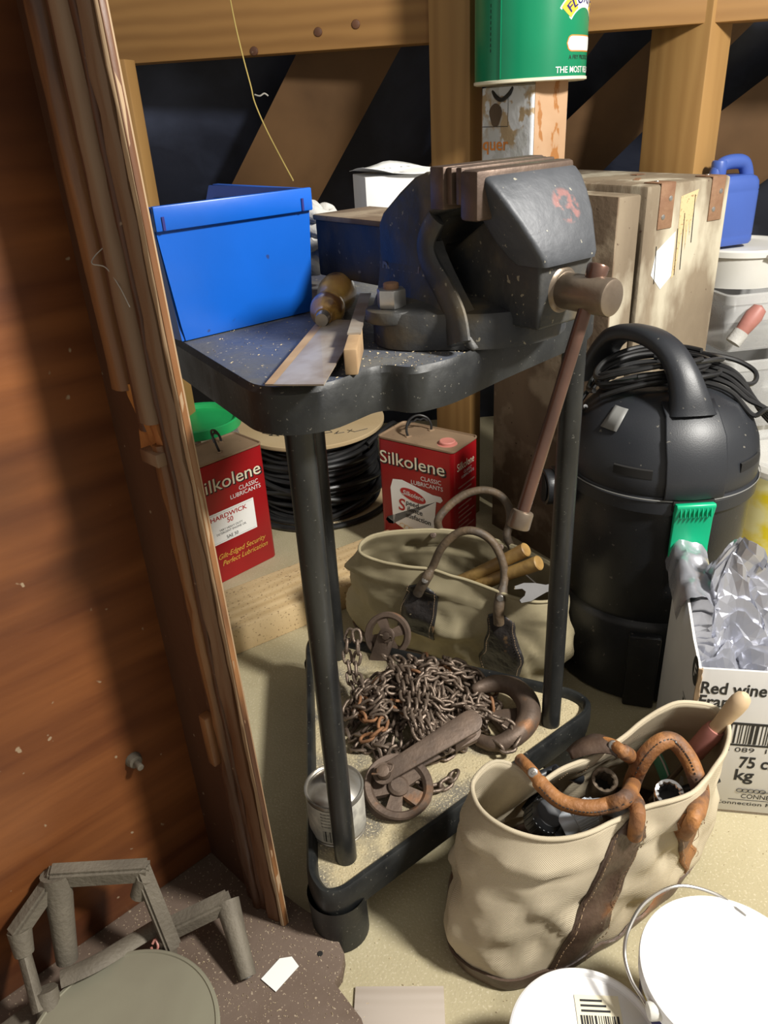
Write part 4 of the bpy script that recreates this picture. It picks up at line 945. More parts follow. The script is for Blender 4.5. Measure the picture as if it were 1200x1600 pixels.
# contents: two hickory handles and a spanner
def stick(name, label, a, c, r0, r1, cat='handle', m='hickory'):
    a, c = Vector(a), Vector(c); b = B(); q = (c - a).to_track_quat('Z', 'Y').to_matrix(); L_ = (c - a).length; P = [(0, 0)]
    for i in range(9): t = i / 8; P.append((r0 + (r1 - r0) * t - .002 * math.sin(math.pi * t), L_ * (.004 + .985 * t)))
    P += [(r1 - .002, L_), (0, L_ + .0005)]
    for i in range(len(P)): pass
    b.lathe(P, a, 20, q); return solo(name, b, m, label, cat)
stick('hammer_handle', 'upper of two oval hickory tool handles in the back bag', az(715, 912, .205), ay(823, 858, 1.30), .016, .0145)
stick('hammer_handle', 'lower of two oval hickory tool handles in the back bag', az(735, 918, .205), ay(843, 879, 1.27), .016, .015)
sp = thing('open_spanner', 'bright open-ended spanner resting on the rim of the back bag', 'spanner', (.28, 1.25, .24))
c0 = ay(829, 925, 1.235); xd = (ay(880, 913, 1.25) - c0).normalized(); yd = Vector((0, .55, .83)); yd = (yd - xd * yd.dot(xd)).normalized(); zd = xd.cross(yd)
P = [(.075, -.006), (.030, -.007), (.012, -.012), (-.004, -.017), (-.024, -.016), (-.026, -.010), (-.014, -.004), (-.010, .003), (-.016, .010), (-.030, .012), (-.029, .018), (-.010, .020), (.012, .015), (.032, .007), (.075, .006)]
b = B(); b.loft([[c0 + xd * x + yd * y - zd * .003 for x, y in P], [c0 + xd * x + yd * y + zd * .003 for x, y in P]], True, True); part('spanner_body', b, 'chrome', sp, world=True)
b = B(); b.tube([az(818, 895, .235), az(852, 925, .236)], .0016, 6); solo('thin_rod', b, 'wire', 'thin metal rod resting across the right end of the back bag', 'rod')
#@@P4
# ================================================================== RED OIL TINS
def oil_tin(label, corner, deg, W=.232, D=.125, Hh=.345):
    t = thing('oil_tin', label, 'tin', (corner[0], corner[1], .001), math.radians(deg), None)
    b = B(); R0 = rrect(W, D, .012, 4, W / 2, D / 2)
    def sc(k, z): return [(W / 2 + (x - W / 2) * k, D / 2 + (y - D / 2) * k, z) for x, y in R0]
    b.loft([sc(.985, 0), sc(1, .003), sc(1, Hh - .006)], True, True); part('body', b, 'red', t)
    b = B(); b.loft([sc(1.003, Hh - .004), sc(1.012, Hh - .001), sc(1.008, Hh + .0015), sc(.985, Hh + .0015), sc(.975, Hh - .003), sc(.96, Hh - .003)], True); V = [b.bm.verts.new(p) for p in sc(.96, Hh - .003)]; b.bm.faces.new(V); part('top', b, 'tintop', t)
    return t
def tin_handle(t, x, y, Hh, ang):
    m = Matrix.Rotation(ang, 3, 'Z'); P = [(-.036, 0, 0), (-.038, .004, .016), (-.030, .010, .034), (-.012, .016, .043), (.010, .017, .044), (.030, .010, .034), (.038, .003, .016), (.036, 0, 0)]
    cc = [Vector((x, y, Hh)) + m @ Vector(p) for p in catmull(P, 5)]; b = B(); b.tube(cc, .0032, 8)
    q = [Vector((x, y, Hh)) + m @ Vector(p) for p in catmull([(-.030, .010, .026), (-.018, .014, .033), (-.008, .015, .031), (.002, .016, .035), (.012, .015, .031), (.022, .013, .033), (.031, .009, .026)], 4)]
    b.tube(q, .0028, 8); part('carry_handle', b, 'cable', t)
    b = B(); b.box((x - .036 * math.cos(ang), y - .036 * math.sin(ang), Hh + .001), (.016, .012, .004), .001, m); b.box((x + .036 * math.cos(ang), y + .036 * math.sin(ang), Hh + .001), (.016, .012, .004), .001, m); part('handle_lugs', b, 'tintop', t, kind=None)
def ptext(t, fn, items, m, nm='lettering'):
    b = B()
    for it in items: write(b, fn, *it[0], **it[1])
    part(nm, b, m, t, kind='stuff' if len(items) > 1 else None)
HT = .345; c0 = az(589, 682, HT)
rt_ = oil_tin('red engine oil tin with parchment scroll design and pink cap, beside the pine post', c0, -37)
tin_handle(rt_, .085, .075, HT - .003, 1.15)
b = B(); b.lathe([(0, .009), (.019, .009), (.021, .007), (.021, .001), (.026, 0)], (.185, .050, HT - .003), 28); part('cap', b, 'pink', rt_)
f = plane_fn((0, 0, 0), (1, 0, 0), (0, 0, 1), .0005); f2 = lambda x, y: f(x, y, 2.); f3 = lambda x, y: f(x, y, 3.); f4 = lambda x, y: f(x, y, 4.)
ptext(rt_, f2, [(('Silkolene', .110, .272, .052, .020), dict(width=.205))], 'ink', 'lettering_shadow')
ptext(rt_, f3, [(('Silkolene', .107, .275, .050, .004), dict(width=.200))], 'cream')
ptext(rt_, f2, [(('CLASSIC', .165, .248, .017), {}), (('LUBRICANTS', .152, .231, .017), {})], 'whiteink')
b = B(); P = [(.040, .232)] + [(.060 + .008 * math.sin(i), .236 - .002 * i) for i in range(4)] + [(.170, .212), (.192, .214), (.200, .206), (.192, .196), (.178, .196), (.168, .110), (.160, .060), (.110, .062), (.048, .092), (.030, .104), (.022, .112), (.014, .104), (.022, .094), (.044, .112), (.052, .160), (.042, .215)]
b = B(); V = [b.bm.verts.new(f2(x, y)) for x, y in [(.045, .232), (.075, .236), (.170, .214), (.195, .214), (.200, .205), (.193, .196), (.180, .197), (.166, .060), (.120, .068), (.045, .100), (.030, .106), (.020, .112), (.015, .102), (.024, .093), (.040, .095), (.036, .205)]]; b.bm.faces.new(V); part('scroll', b, 'paper', rt_, 'white parchment scroll print')
b = B(); V = [b.bm.verts.new(f3(.108 + .040 * math.cos(a), .197 - .008 * math.cos(a) + .0165 * math.sin(a))) for a in [2 * math.pi * i / 32 for i in range(32)]]; b.bm.faces.new(V); part('oval_badge', b, 'redink', rt_)
ptext(rt_, f4, [(('Silkolene', .108, .192, .019, .008, .15), dict(rot=-.10, width=.066))], 'whiteink')
ptext(rt_, f3, [(('S', .070, .145, .050, .012, .1), {})], 'redink')
ptext(rt_, f4, [(('peed', .105, .165, .021, .010), dict(rot=-.08)), (('ilence', .112, .146, .021, .010), dict(rot=-.08)), (('atisfaction', .122, .125, .021, .010), dict(rot=-.08, width=.080))], 'ink')
b = B()
for k in range(6): b.tube([f3(.070 + .014 * k + .009 * math.cos(a), .098 - .003 * k + .007 * math.sin(a)) for a in [i * .52 for i in range(12)]], .0005, 4, closed=True)
part('scrollwork', b, 'gold', rt_, kind='stuff')
g = plane_fn((.232, 0, 0), (0, 1, 0), (0, 0, 1), .0005); g2 = lambda x, y: g(x, y, 2.)
ptext(rt_, g2, [(('Silkolene', .060, .285, .030, .004), dict(width=.085))], 'cream'); ptext(rt_, g2, [(('CLASSIC', .070, .270, .011), {}), (('LUBRICANTS', .070, .259, .011), {})], 'whiteink')
b = B()
for k in range(11): 
    y = .235 - k * .014; b.quad(g2(.022, y), g2(.105 - .015 * (k % 3), y), g2(.105 - .015 * (k % 3), y + .005), g2(.022, y + .005))
part('small_print', b, 'pinkred', rt_, kind='stuff')
cr = az(409, 692, HT); ddv = Vector((math.cos(math.radians(44)), math.sin(math.radians(44)), 0)); cl = cr - ddv * .232
lt_ = oil_tin('red engine oil tin with white label, half hidden by the cabinet edge', cl, 44)
tin_handle(lt_, .150, .070, HT - .003, .9)
ptext(lt_, f2, [(('Silkolene', .118, .262, .052, .020), dict(width=.205))], 'ink', 'lettering_shadow'); ptext(lt_, f3, [(('Silkolene', .115, .265, .050, .004), dict(width=.200))], 'cream')
ptext(lt_, f2, [(('CLASSIC', .172, .241, .017), {}), (('LUBRICANTS', .160, .225, .017), {})], 'whiteink')
b = B(); b.quad(f2(.020, .115), f2(.180, .115), f2(.180, .205), f2(.020, .205)); part('paper_label', b, 'paper', lt_, 'white paper label')
b = B()
for i in range(40):
    x = .024 + i * .0038; b.quad(f3(x, .119), f3(x + .0018, .119), f3(x + .0018, .1198), f3(x, .1198)); b.quad(f3(x, .2), f3(x + .0018, .2), f3(x + .0018, .2008), f3(x, .2008))
part('label_border', b, 'ink', lt_, kind='stuff')
ptext(lt_, f3, [(('HARDWICK', .098, .183, .018, .014), dict(width=.115)), (('50', .100, .166, .020, .014), {})], 'redink')
ptext(lt_, f3, [(('VERY HEAVY DUTY', .100, .149, .0085), {}), (('DETERGENT ENGINE OIL', .100, .140, .0085), {}), (('SAE 50', .100, .122, .013, .008), {})], 'ink')
ptext(lt_, f2, [(('Gilt-Edged Security', .122, .070, .021, .003, .35), dict(width=.155)), (('Perfect Lubrication', .130, .048, .021, .003, .35), dict(width=.150))], 'gold')
# green tub behind the left tin
gp = az(330, 672, .36); gt = thing('green_lidded_tub', 'pale tub with a bright green rim behind the left red tin', 'tub', (gp.x - .06, gp.y + .10, .001))
b = B(); b.lathe([(0, 0), (.10, 0), (.115, .34), (.118, .345)], n=40); part('tub', b, 'clear', gt); b = B(); b.lathe([(.121, .335), (.124, .337), (.124, .362), (.120, .365), (.112, .362), (.108, .350), (0, .350)], n=40); part('lid', b, 'green', gt)

# ================================================================== CABLE SPOOL
SC = (-.208, 2.235); SR = .225; SH = .27
sp = thing('cable_spool', 'large spool of black coaxial cable with chipboard flanges', 'spool', (SC[0], SC[1], .001))
b = B(); b.lathe([(0, 0), (SR, 0), (SR, .012), (0, .012)], n=64); part('flange', b, 'chipflange', sp)
b = B(); b.lathe([(0, SH - .012), (SR - .001, SH - .012), (SR, SH - .010), (SR, SH - .001), (SR - .001, SH), (0, SH)], n=64); part('flange', b, 'chipflange', sp)
b = B(); b.lathe([(.15, .012), (.15, SH - .012)], n=48); part('core', b, 'cable', sp)
rnd = random.Random(5)
for k in range(17):
    z = .022 + k * .0138; r = SR - .030 - .006 * (k % 3) - (.01 if k > 13 else 0); ta, tb = rnd.uniform(-.008, .008), rnd.uniform(-.008, .008)
    b = B(); b.tube([(r * math.cos(a), r * math.sin(a), z + ta * math.sin(a) + tb * math.cos(2 * a)) for a in [2 * math.pi * i / 56 for i in range(56)]], .0078, 8, closed=True); part('cable_turn', b, 'cable', sp)
for k in range(3):
    r = SR - .014; z0 = .05 + .03 * k; b = B(); b.tube([(r * math.cos(a), r * math.sin(a), max(.021, min(SH - .022, z0 + .05 * math.sin(a + 1 + k * 1.9)))) for a in [2 * math.pi * i / 56 for i in range(56)]], .0078, 8, closed=True); part('cable_turn', b, 'cable', sp)
b = B(); b.tube([(.238 * math.cos(a), .238 * math.sin(a) + .012, .010) for a in [2 * math.pi * i / 56 for i in range(56)]], .009, 8, closed=True); part('cable_turn', b, 'cable', sp)
b = B(); b.tube(catmull([(.17, -.10, SH - .05), (.24, -.03, SH - .02), (.26, .04, SH - .05), (.25, .10, SH - .12), (.24, .10, .05)], 6), .0075, 8); part('loose_end', b, 'cable', sp)
ft = plane_fn((0, 0, SH), (1, .12, 0), (-.12, 1, 0), .0006)
b = B()
def scrib(b, fn, P, r=.0011): b.tube([fn(x, y, 1.) for x, y in P], r, 4)
for P in ([(-.12, -.10), (-.15, -.075), (-.09, -.078), (-.13, -.10), (-.10, -.112), (-.12, -.085)], [(-.10, -.09), (-.085, -.115), (-.07, -.085), (-.06, -.112), (-.05, -.09)], [(.02, -.13), (-.01, -.14), (-.03, -.12), (.0, -.10), (.05, -.11), (.055, -.125), (.02, -.128)], [(.06, -.14), (.075, -.12), (.065, -.14), (.09, -.135)], [(.10, -.14), (.115, -.118)], [(.10, -.12), (.12, -.14), (.16, -.125)]): scrib(b, ft, catmull([(x, y, 0) for x, y in P], 4) if 0 else P)
b.tube([ft(x, y, 1.) for x, y in ((.02, -.06), (.05, -.055), (.047, -.065), (.017, -.07))], .0009, 4, closed=True)
part('handwriting', b, 'ink', sp, kind='stuff')
fr = lambda x, y: Vector(((SR - .006) * math.sin(.60 + x / SR), -(SR - .006) * math.cos(.60 + x / SR), .0132)) + Vector((-y * math.sin(.60 + x / SR), y * math.cos(.60 + x / SR), 0))
b = B(); write(b, fr, '75 SCOOP', -.10, -.001, .022, .006, width=.11); part('lettering', b, 'cream', sp)

# ================================================================== OLD WOODEN TRUNK ON END
P2 = az(1013, 291, .935); TRA = math.radians(30)
tk = thing('wooden_chest', 'old paint-worn wooden chest standing on end with rusty corner plates', 'chest', (P2.x, P2.y, .001), TRA)
b = B(); b.box((.132, .235, .467), (.264, .47, .934), .006, seg=2); part('chest_body', b, 'crate', tk)
b = B(); b.box((-.046, .195, .460), (.066, .385, .920), .005); part('lid', b, 'crate', tk)
b = B(); b.box((-.0805, .195, .460), (.004, .387, .921), .001); part('lid_panel', b, 'crate2', tk, label='brown bare inner panel of the lid')
def rplate(cx, w_):
    z = .9345; b = B(); b.box((cx, -.0012, z - .045), (w_, .0025, .090), .0006); b.box((cx, .022, z + .001), (w_, .048, .0025), .0006); o = part('corner_plate', b, 'rustplate', tk)
    for (x, zz) in ((cx + w_ * .22, z - .030), (cx - w_ * .18, z - .066)):
        b = B(); b.cyl((x, -.0022, zz), (x, -.0042, zz), .0055, .0045, 14, .0008); part('screw', b, 'zinc', o)
    b = B(); b.cyl((cx, .03, z + .002), (cx, .03, z + .004), .0055, .0045, 14, .0008); part('screw', b, 'zinc', o)
rplate(.060, .044); rplate(.222, .044)
ff_ = plane_fn((0, 0, 0), (1, 0, 0), (0, 0, 1), .0006)
b = B(); poly(b, ff_, [(.105, .905), (.160, .915), (.152, .885), (.146, .820), (.140, .855), (.136, .790), (.131, .850), (.127, .770), (.122, .840), (.112, .740), (.102, .735), (.108, .82)]); part('scraped_patch', b, 'paleboard', tk, 'pale freshly scraped wood')
b = B(); poly(b, ff_, [(.045, .80), (.10, .835), (.102, .74), (.07, .715), (.035, .75)]); part('paint_patch', b, 'white', tk, 'whitish paint patch')
b = B()
for k, (x0, z0, l_) in enumerate(((.152, .905, .10), (.135, .87, .12), (.128, .84, .10), (.075, .81, .08))): b.box((x0 - .01 * k, -.001, z0 - l_ / 2), (.0012, .001, l_), 0, Matrix.Rotation(-.05, 3, 'Y'))
part('scratches', b, 'dark', tk, kind='stuff')
b = B(); b.box((.10, .12, .9355), (.035, .012, .002), 0, Matrix.Rotation(.6, 3, 'Z')); b.box((.19, .20, .9355), (.03, .02, .001), 0); part('top_hardware', b, 'rustplate', tk)
b = B(); b.box((-.084, .10, .50), (.006, .022, .36), .002); part('torn_edge_strip', b, 'paleboard', tk, 'torn pale wood strip')
b = B(); b.tube(catmull([(-.088, .105, .46), (-.098, .09, .40), (-.095, .11, .34), (-.088, .10, .30), (-.1, .085, .36)], 5), .004, 8); part('strap_end', b, 'leather', tk)
# ================================================================== STACKED TINS
tcx, tcy = P2.x - .212, P2.y + .262
lq = thing('lacquer_tin', 'rectangular tin with peeling white and orange paper standing on the wooden chest', 'tin', (tcx, tcy, .937), math.radians(34))
b = B(); R0 = rrect(.112, .165, .008, 4); HL = .197
b.loft([[(x, y, 0) for x, y in R0], [(x, y, HL) for x, y in R0], [(x * .9, y * .93, HL + .002) for x, y in R0]], True, True); part('body', b, 'peel', lq)
b = B(); b.box((.0, -.083, .105), (.100, .0012, .200), .0004); part('torn_side_label', b, 'peach', lq, 'torn peach and brown side label')
lf = plane_fn((-.0565, .078, 0), (0, -1, 0), (0, 0, 1), .0006)
b = B(); write(b, lf, 'quer', .045, .070, .038, .014, width=.085); part('lettering', b, 'orange', lq)
b = B(); b.quad(lf(0, .118), lf(.085, .118), lf(.085, .1192), lf(0, .1192)); b.quad(lf(.085, .118), lf(.086, .118), lf(.086, .175), lf(.085, .175)); part('printed_line', b, 'ink', lq)
b = B(); poly(b, lf, [(.045 + .020 * math.cos(a) * (1 + .15 * math.sin(3 * a)), .142 + .024 * math.sin(a)) for a in [i * .35 for i in range(18)]]); part('stain', b, 'crate2', lq, 'brown stain')
b = B(); b.tube(catmull([(-.053, .045, .190), (-.058, .030, .178), (-.060, .010, .172), (-.058, -.010, .182), (-.053, -.020, .195)], 6), .0045, 8); part('wire_loop', b, 'cable', lq)
GR = .121; fx = thing('flux_tin', 'large round green flux tin stacked on top of the peeling tin', 'tin', (tcx + .008, tcy - .012, .937 + HL + .004))
b = B(); b.lathe([(GR - .002, .004), (GR, .006), (GR, .30), (GR - .002, .302), (0, .302)], n=72); part('body', b, 'tingreen', fx)
b = B(); b.lathe([(0, .002), (GR - .006, .002), (GR - .003, .0), (GR + .002, .002), (GR + .002, .007), (GR, .008)], n=72); part('bottom_rim', b, 'cream', fx)
b = B(); b.box((GR * math.sin(-.72), -GR * math.cos(-.72), .15), (.0016, .004, .28), 0, Matrix.Rotation(-.72, 3, 'Z')); part('seam', b, 'tingreen', fx)
cf = cylfn(GR, .88, 0, e=.0004); c1f = lambda x, y: cf(x, y, 1.); c2f = lambda x, y: cf(x, y, 2.); c3f = lambda x, y: cf(x, y, 3.)
def arcband(b, fn, cx, cy, r0, r1, a0, a1, n=28):
    for i in range(n):
        t0 = a0 + (a1 - a0) * i / n; t1 = a0 + (a1 - a0) * (i + 1) / n
        b.quad(fn(cx + r0 * math.sin(t0), cy + r0 * math.cos(t0)), fn(cx + r0 * math.sin(t1), cy + r0 * math.cos(t1)), fn(cx + r1 * math.sin(t1), cy + r1 * math.cos(t1)), fn(cx + r1 * math.sin(t0), cy + r1 * math.cos(t0)))
b = B(); arcband(b, c1f, 0, .080, .050, .086, -.98, .98); part('arc_label', b, 'whiteink', fx)
b = B(); arcband(b, c2f, 0, .080, .053, .083, -.94, -.45); part('arc_fill', b, 'yellowp', fx); b = B(); arcband(b, c2f, 0, .080, .053, .083, .45, .94); part('arc_fill', b, 'yellowp', fx)
b = B(); write(b, c3f, 'FLUXITE', 0, .080 + .059, .0245, .012, arc=.059, width=.098); part('lettering', b, 'navy', fx)
b = B(); 
for r_, m_, fn in ((.0150, 'orange', c1f), (.0128, 'whiteink', c2f)):
    b = B(); P = [(-.036 - r_ * math.sin(a), .078 + r_ * math.cos(a)) for a in [math.pi * i / 12 for i in range(13)]] + [(.036 + r_ * math.sin(a), .078 - r_ * math.cos(a)) for a in [math.pi * i / 12 for i in range(13)]]
    for i in range(len(P) // 2): 
        j = len(P) - 1 - i
        if j - 1 > i + 1 or True:
            pass
    # strips so the band follows the curve of the tin
    xs = [-.036 - r_ + (2 * (.036 + r_)) * i / 24 for i in range(25)]
    def hh(x): e_ = max(0, abs(x) - .036); return math.sqrt(max(0, r_ * r_ - e_ * e_))
    for x0, x1 in zip(xs, xs[1:]): b.quad(fn(x0, .067 - hh(x0)), fn(x1, .067 - hh(x1)), fn(x1, .067 + hh(x1)), fn(x0, .067 + hh(x0)))
    part('pill_label', b, m_, fx)
b = B(); write(b, c1f, 'A FRY PRODUCT', 0, .038, .0115, .008); part('lettering', b, 'ink', fx)
b = B(); write(b, c1f, 'THE MOST RELIABLE', 0, .014, .0165, .012); part('lettering', b, 'whiteink', fx)
b = B(); cg = cylfn(GR, -.95, 0, e=.0004)
for k in range(9): b.quad(cg(0, .06 + k * .010, 1.), cg(.0018, .06 + k * .010, 1.), cg(.0018, .066 + k * .010, 1.), cg(0, .066 + k * .010, 1.))
part('side_print', b, 'ink', fx, kind='stuff')

# ================================================================== VACUUM
VC = Vector((.548, 1.378, .001)); vr = .174
va = thing('drum_vacuum', 'tall black drum vacuum cleaner with green latch and coiled cord', 'vacuum', VC)
b = B(); b.lathe([(0, 0), (vr + .004, 0), (vr + .008, .004), (vr + .006, .175), (vr + .002, .184), (vr - .006, .190), (0, .19)], n=80); part('base_ring', b, 'vac', va)
b = B(); b.box((-.055, -vr - .006, .086), (.060, .020, .172), .004, Matrix.Rotation(-.31, 3, 'Z')); part('base_foot', b, 'vac', va)
b = B(); b.lathe([(vr - .006, .185), (vr - .004, .19), (vr - .001, .435), (0, .435)], n=80); part('drum', b, 'vac', va)
b = B(); b.lathe([(vr, .430), (vr + .006, .432), (vr + .007, .456), (vr + .003, .460), (vr + .002, .464), (vr + .004, .468), (vr + .003, .495), (vr - .004, .530), (vr - .020, .565), (vr - .048, .596), (vr - .080, .612), (vr - .10, .618), (0, .622)], n=96); part('motor_head', b, 'vacs', va)
b = B(); b.lathe([(vr + .0085, .459), (vr + .0092, .4605), (vr + .0085, .462)], n=96); part('seam_line', b, 'sticker', va)
# raised front panel running up into the handle
b = B(); L = []
prof_ = [(vr + .0035, .462), (vr + .0085, .468), (vr + .0080, .497), (vr + .0005, .533), (vr - .0155, .568), (vr - .043, .600), (vr - .070, .616)]
for r, z in prof_:
    hw = .052 if z < .6 else .046; L.append([(hw * t, -math.sqrt(max(0, r * r - (hw * t) ** 2)), z) for t in (-1, -.96, -.5, 0, .5, .96, 1)])
b.loft(L, False); o = part('front_panel', b, 'vacs', va, angle=60); md = o.modifiers.new('s', 'SOLIDIFY'); md.thickness = .008; md.offset = 0
# handle arch over the dome
hp = [(0, -.122, .600), (0, -.112, .632), (0, -.092, .668), (0, -.062, .697), (0, -.020, .712), (0, .030, .712), (0, .072, .698), (0, .100, .668), (0, .118, .630), (0, .125, .600)]
cc = catmull(hp, 5); L = []
for i, p in enumerate(cc):
    t = (cc[min(i + 1, len(cc) - 1)] - cc[max(i - 1, 0)]).normalized(); nn_ = Vector((0, -t.z, t.y)); p = p + Vector((-(p.y + .122) * .42, 0, 0)); s_ = abs(i / (len(cc) - 1) - .5) * 2; hw = .024 + .018 * s_ ** 3; th = .014 + .006 * s_ ** 2
    L.append([p + Vector((x * hw, 0, 0)) + nn_ * (y * th) for x, y in ((-1, -.6), (-1, .3), (-.8, .85), (-.3, 1.05), (.3, 1.05), (.8, .85), (1, .3), (1, -.6), (.8, -1), (-.8, -1))])
b = B(); b.loft(L, True, True); part('handle', b, 'vacs', va, angle=60)
b = B(); b.cyl((.0, -.1155, .641), (.0, -.1200, .6435), .0085, .0085, 18); part('screw_recess', b, 'dark', va)
b = B(); b.box((0, -vr - .0035, .452), (.074, .012, .020), .001); part('latch_recess', b, 'dark', va)
b = B(); P = [(0, .452), (.004, .459), (.016, .461), (.019, .456), (.012, .430), (.010, .370), (.014, .345), (.018, .338), (.012, .334), (.004, .338), (.002, .37), (.002, .43)]
b.prism([(-vr - .004 - a, z) for a, z in P], 'x', -.035, .035, .0025, 2); part('latch', b, 'latch', va, 'bright green latch')
for k in range(8):
    b = B(); b.box((-.027 + k * .0077, -vr - .0205, .447), (.0025, .006, .022), .0008, Matrix.Rotation(-.15, 3, 'X')); part('latch_rib', b, 'latch', va)
for a in (-.62, .72):
    m = Matrix.Rotation(a, 3, 'Z'); b = B(); L = []
    for i in range(9):
        q = a + (-.20 + .40 * i / 8); r = vr + .0035; L.append([(r * math.sin(q), -r * math.cos(q), .498), (r * math.sin(q), -r * math.cos(q), .514), ((r - .003) * math.sin(q), -(r - .003) * math.cos(q), .516), ((r - .003) * math.sin(q), -(r - .003) * math.cos(q), .496)])
    b.loft(L, True, True); part('vent_slot', b, 'dark', va)
b = B(); b.cyl((-vr + .02, .01, .415), (-vr - .035, .005, .415), .043, .040, 36, .003); b.cyl((-vr - .03, .005, .415), (-vr - .052, .003, .415), .036, .036, 36, .002); part('hose_port', b, 'vac', va)
b = B(); b.cyl((-vr - .0515, .003, .415), (-vr - .053, .003, .415), .029, .029, 32); part('port_bore', b, 'dark', va)
q = -1.02; b = B(); L = []
for i in range(5):
    a = q + (-.10 + .20 * i / 4) * 1.2; L.append([((vr - .0185) * math.sin(a), -(vr - .0185) * math.cos(a), .566), ((vr - .050) * math.sin(a), -(vr - .050) * math.cos(a), .6005)])
b.loft(L, False); o = part('sticker', b, 'sticker', va); md = o.modifiers.new('s', 'SOLIDIFY'); md.thickness = .0015; md.offset = 1
# power cord: coils lying over the dome under the handle, falling over the right side
def cord(P, r=.0048): b = B(); b.tube(catmull([Vector(p) - VC for p in P], 7), r, 8); return part('power_cord', b, 'cable', va)
def dome(x, y, e=.006):
    r = math.hypot(x, y); pr = [(0, .622), (.074, .618), (.094, .612), (.126, .596), (.154, .565), (.170, .530), (.178, .495), (.181, .44), (.2, .40)]
    for (r0, z0), (r1, z1) in zip(pr, pr[1:]):
        if r <= r1: return z0 + (z1 - z0) * (r - r0) / (r1 - r0) + e
    return .40
rnd = random.Random(2)
for k in range(7):
    cx, cy = -.035 + rnd.uniform(-.02, .02), .01 + rnd.uniform(-.02, .02); ra, rb_ = .100 + .010 * (k % 3), .062 + .008 * (k % 2); ph = rnd.uniform(0, 6)
    P = [Vector((cx + ra * math.cos(a), cy + rb_ * math.sin(a), 0)) for a in [2 * math.pi * i / 14 + ph for i in range(13)]]
    P = [Vector((p.x, p.y, dome(p.x, p.y, .010 + .0075 * k)) ) + VC for p in P]; cord(P)
for k in range(5):
    yo = -.03 + .018 * k; e = .010 + .006 * k
    P = [(-.01, yo + .02), (.045, yo), (.095, yo - .025), (.130, yo - .05 + .01 * (k % 2)), (.155 + .006 * k, yo - .055), (.185 + .008 * k, yo - .06)]
    Q = [Vector((x, y, dome(x, y, e))) + VC for x, y in P[:4]] + [Vector((P[4][0], P[4][1], .588 - .008 * k)) + VC, Vector((P[5][0] + .01, P[5][1], .545 - .01 * k)) + VC, Vector((.225 + .006 * k, P[5][1] - .01, .50 - .012 * k)) + VC, Vector((.25 + .006 * k, P[5][1] + .02, .46)) + VC]
    cord(Q)
cord([Vector((.02, .06, .64)) + VC, Vector((.08, .075, .648)) + VC, Vector((.15, .07, .635)) + VC, Vector((.185, .045, .615)) + VC, Vector((.165, .02, .600)) + VC, Vector((.10, .03, .618)) + VC, Vector((.03, .035, .635)) + VC])
# ================================================================== WINE BOX WITH SILVER BAG
WP = Vector((.478, .935, .001)); wz = ay(1065, 1046, WP.y).z; 
wx = thing('wine_carton', 'white printed wine carton holding a crumpled silver bag', 'carton', WP, math.radians(-11))
Wc, Dc, Hc = .34, .238, wz - .001
b = B(); b.box((Wc / 2, .002, Hc / 2), (Wc, .004, Hc), .0008); part('front_panel', b, 'card', wx)
b = B(); t = bmesh.new(); P = [(0, 0), (0, Hc), (.06, Hc + .012), (.16, Hc + .05), (Dc, Hc + .055), (Dc, 0)]; b.prism(P, 'x', -.002, .002); part('left_panel', b, 'card', wx)
b = B(); b.box((Wc, Dc / 2, Hc / 2), (.004, Dc, Hc), .0008); part('right_panel', b, 'card', wx)
b = B(); b.box((Wc / 2, Dc, Hc / 2 + .02), (Wc, .004, Hc + .04), .0008); part('back_panel', b, 'card', wx)
b = B(); b.box((Wc / 2, Dc / 2, .003), (Wc, Dc, .004)); part('bottom_panel', b, 'cardedge', wx)
b = B(); L = []
for i in range(16): z = Hc * .70 + Hc * .30 * i / 15; w_ = .003 + .003 * noise.noise(Vector((0, 0, z * 90))); L.append([(-.003, -.001 - w_ * .3, z), (w_, -.0035, z), (w_ + .002, .001, z), (-.002, .005, z)])
b.loft(L, True, True); part('torn_corner', b, 'cardedge', wx, 'torn brown cardboard corner')
f = plane_fn((0, 0, 0), (1, 0, 0), (0, 0, 1), .0005); f2 = lambda x, y: f(x, y, 1.)
ptext(wx, f2, [(('Red wine', .054, Hc - .048, .033, .020), dict(width=.098)), (('France', .041, Hc - .075, .033, .020), dict(width=.072))], 'ink')
b = B(); bars(b, f2, .060, Hc - .148, .13, .040, 70, 5); b.quad(f2(.055, Hc - .1085), f2(.195, Hc - .1085), f2(.195, Hc - .1035), f2(.055, Hc - .1035)); b.quad(f2(.055, Hc - .153), f2(.195, Hc - .153), f2(.195, Hc - .149), f2(.055, Hc - .149)); part('barcode', b, 'ink', wx, kind='stuff')
ptext(wx, f2, [(('3 089  13179', .113, Hc - .166, .014), dict(width=.11)), (('75 cl', .110, Hc - .200, .034, .022), dict(width=.050)), (('kg', .096, Hc - .228, .034, .022), {}), (('CONNECTION', .142, .036, .014), dict(width=.085)), (('Connection Red 75 cl', .130, .020, .011, .004), dict(width=.14))], 'ink')
b = B(); b.quad(f2(.08, .0315), f2(.22, .0315), f2(.22, .0325), f2(.08, .0325))
for k in range(5): b.tube([f(.095 + .009 * k + .005 * math.cos(a), .054 + .004 * math.sin(a), 2.) for a in [i * .6 for i in range(10)]], .0006, 4, closed=True)
b.tube([f(x, y, 2.) for x, y in ((.13, .052), (.15, .054), (.17, .050), (.19, .052))], .0006, 4); part('ornament', b, 'ink', wx, kind='stuff')
fl_ = plane_fn((-.002, Dc, 0), (0, -1, 0), (0, 0, 1), .0005); fl2 = lambda x, y: fl_(x, y, 1.)
b = B(); poly(b, fl2, [(.222 + .020 * math.cos(a), Hc - .018 + .026 * math.sin(a)) for a in [2 * math.pi * i / 28 for i in range(28)]]); part('round_logo', b, 'ink', wx)
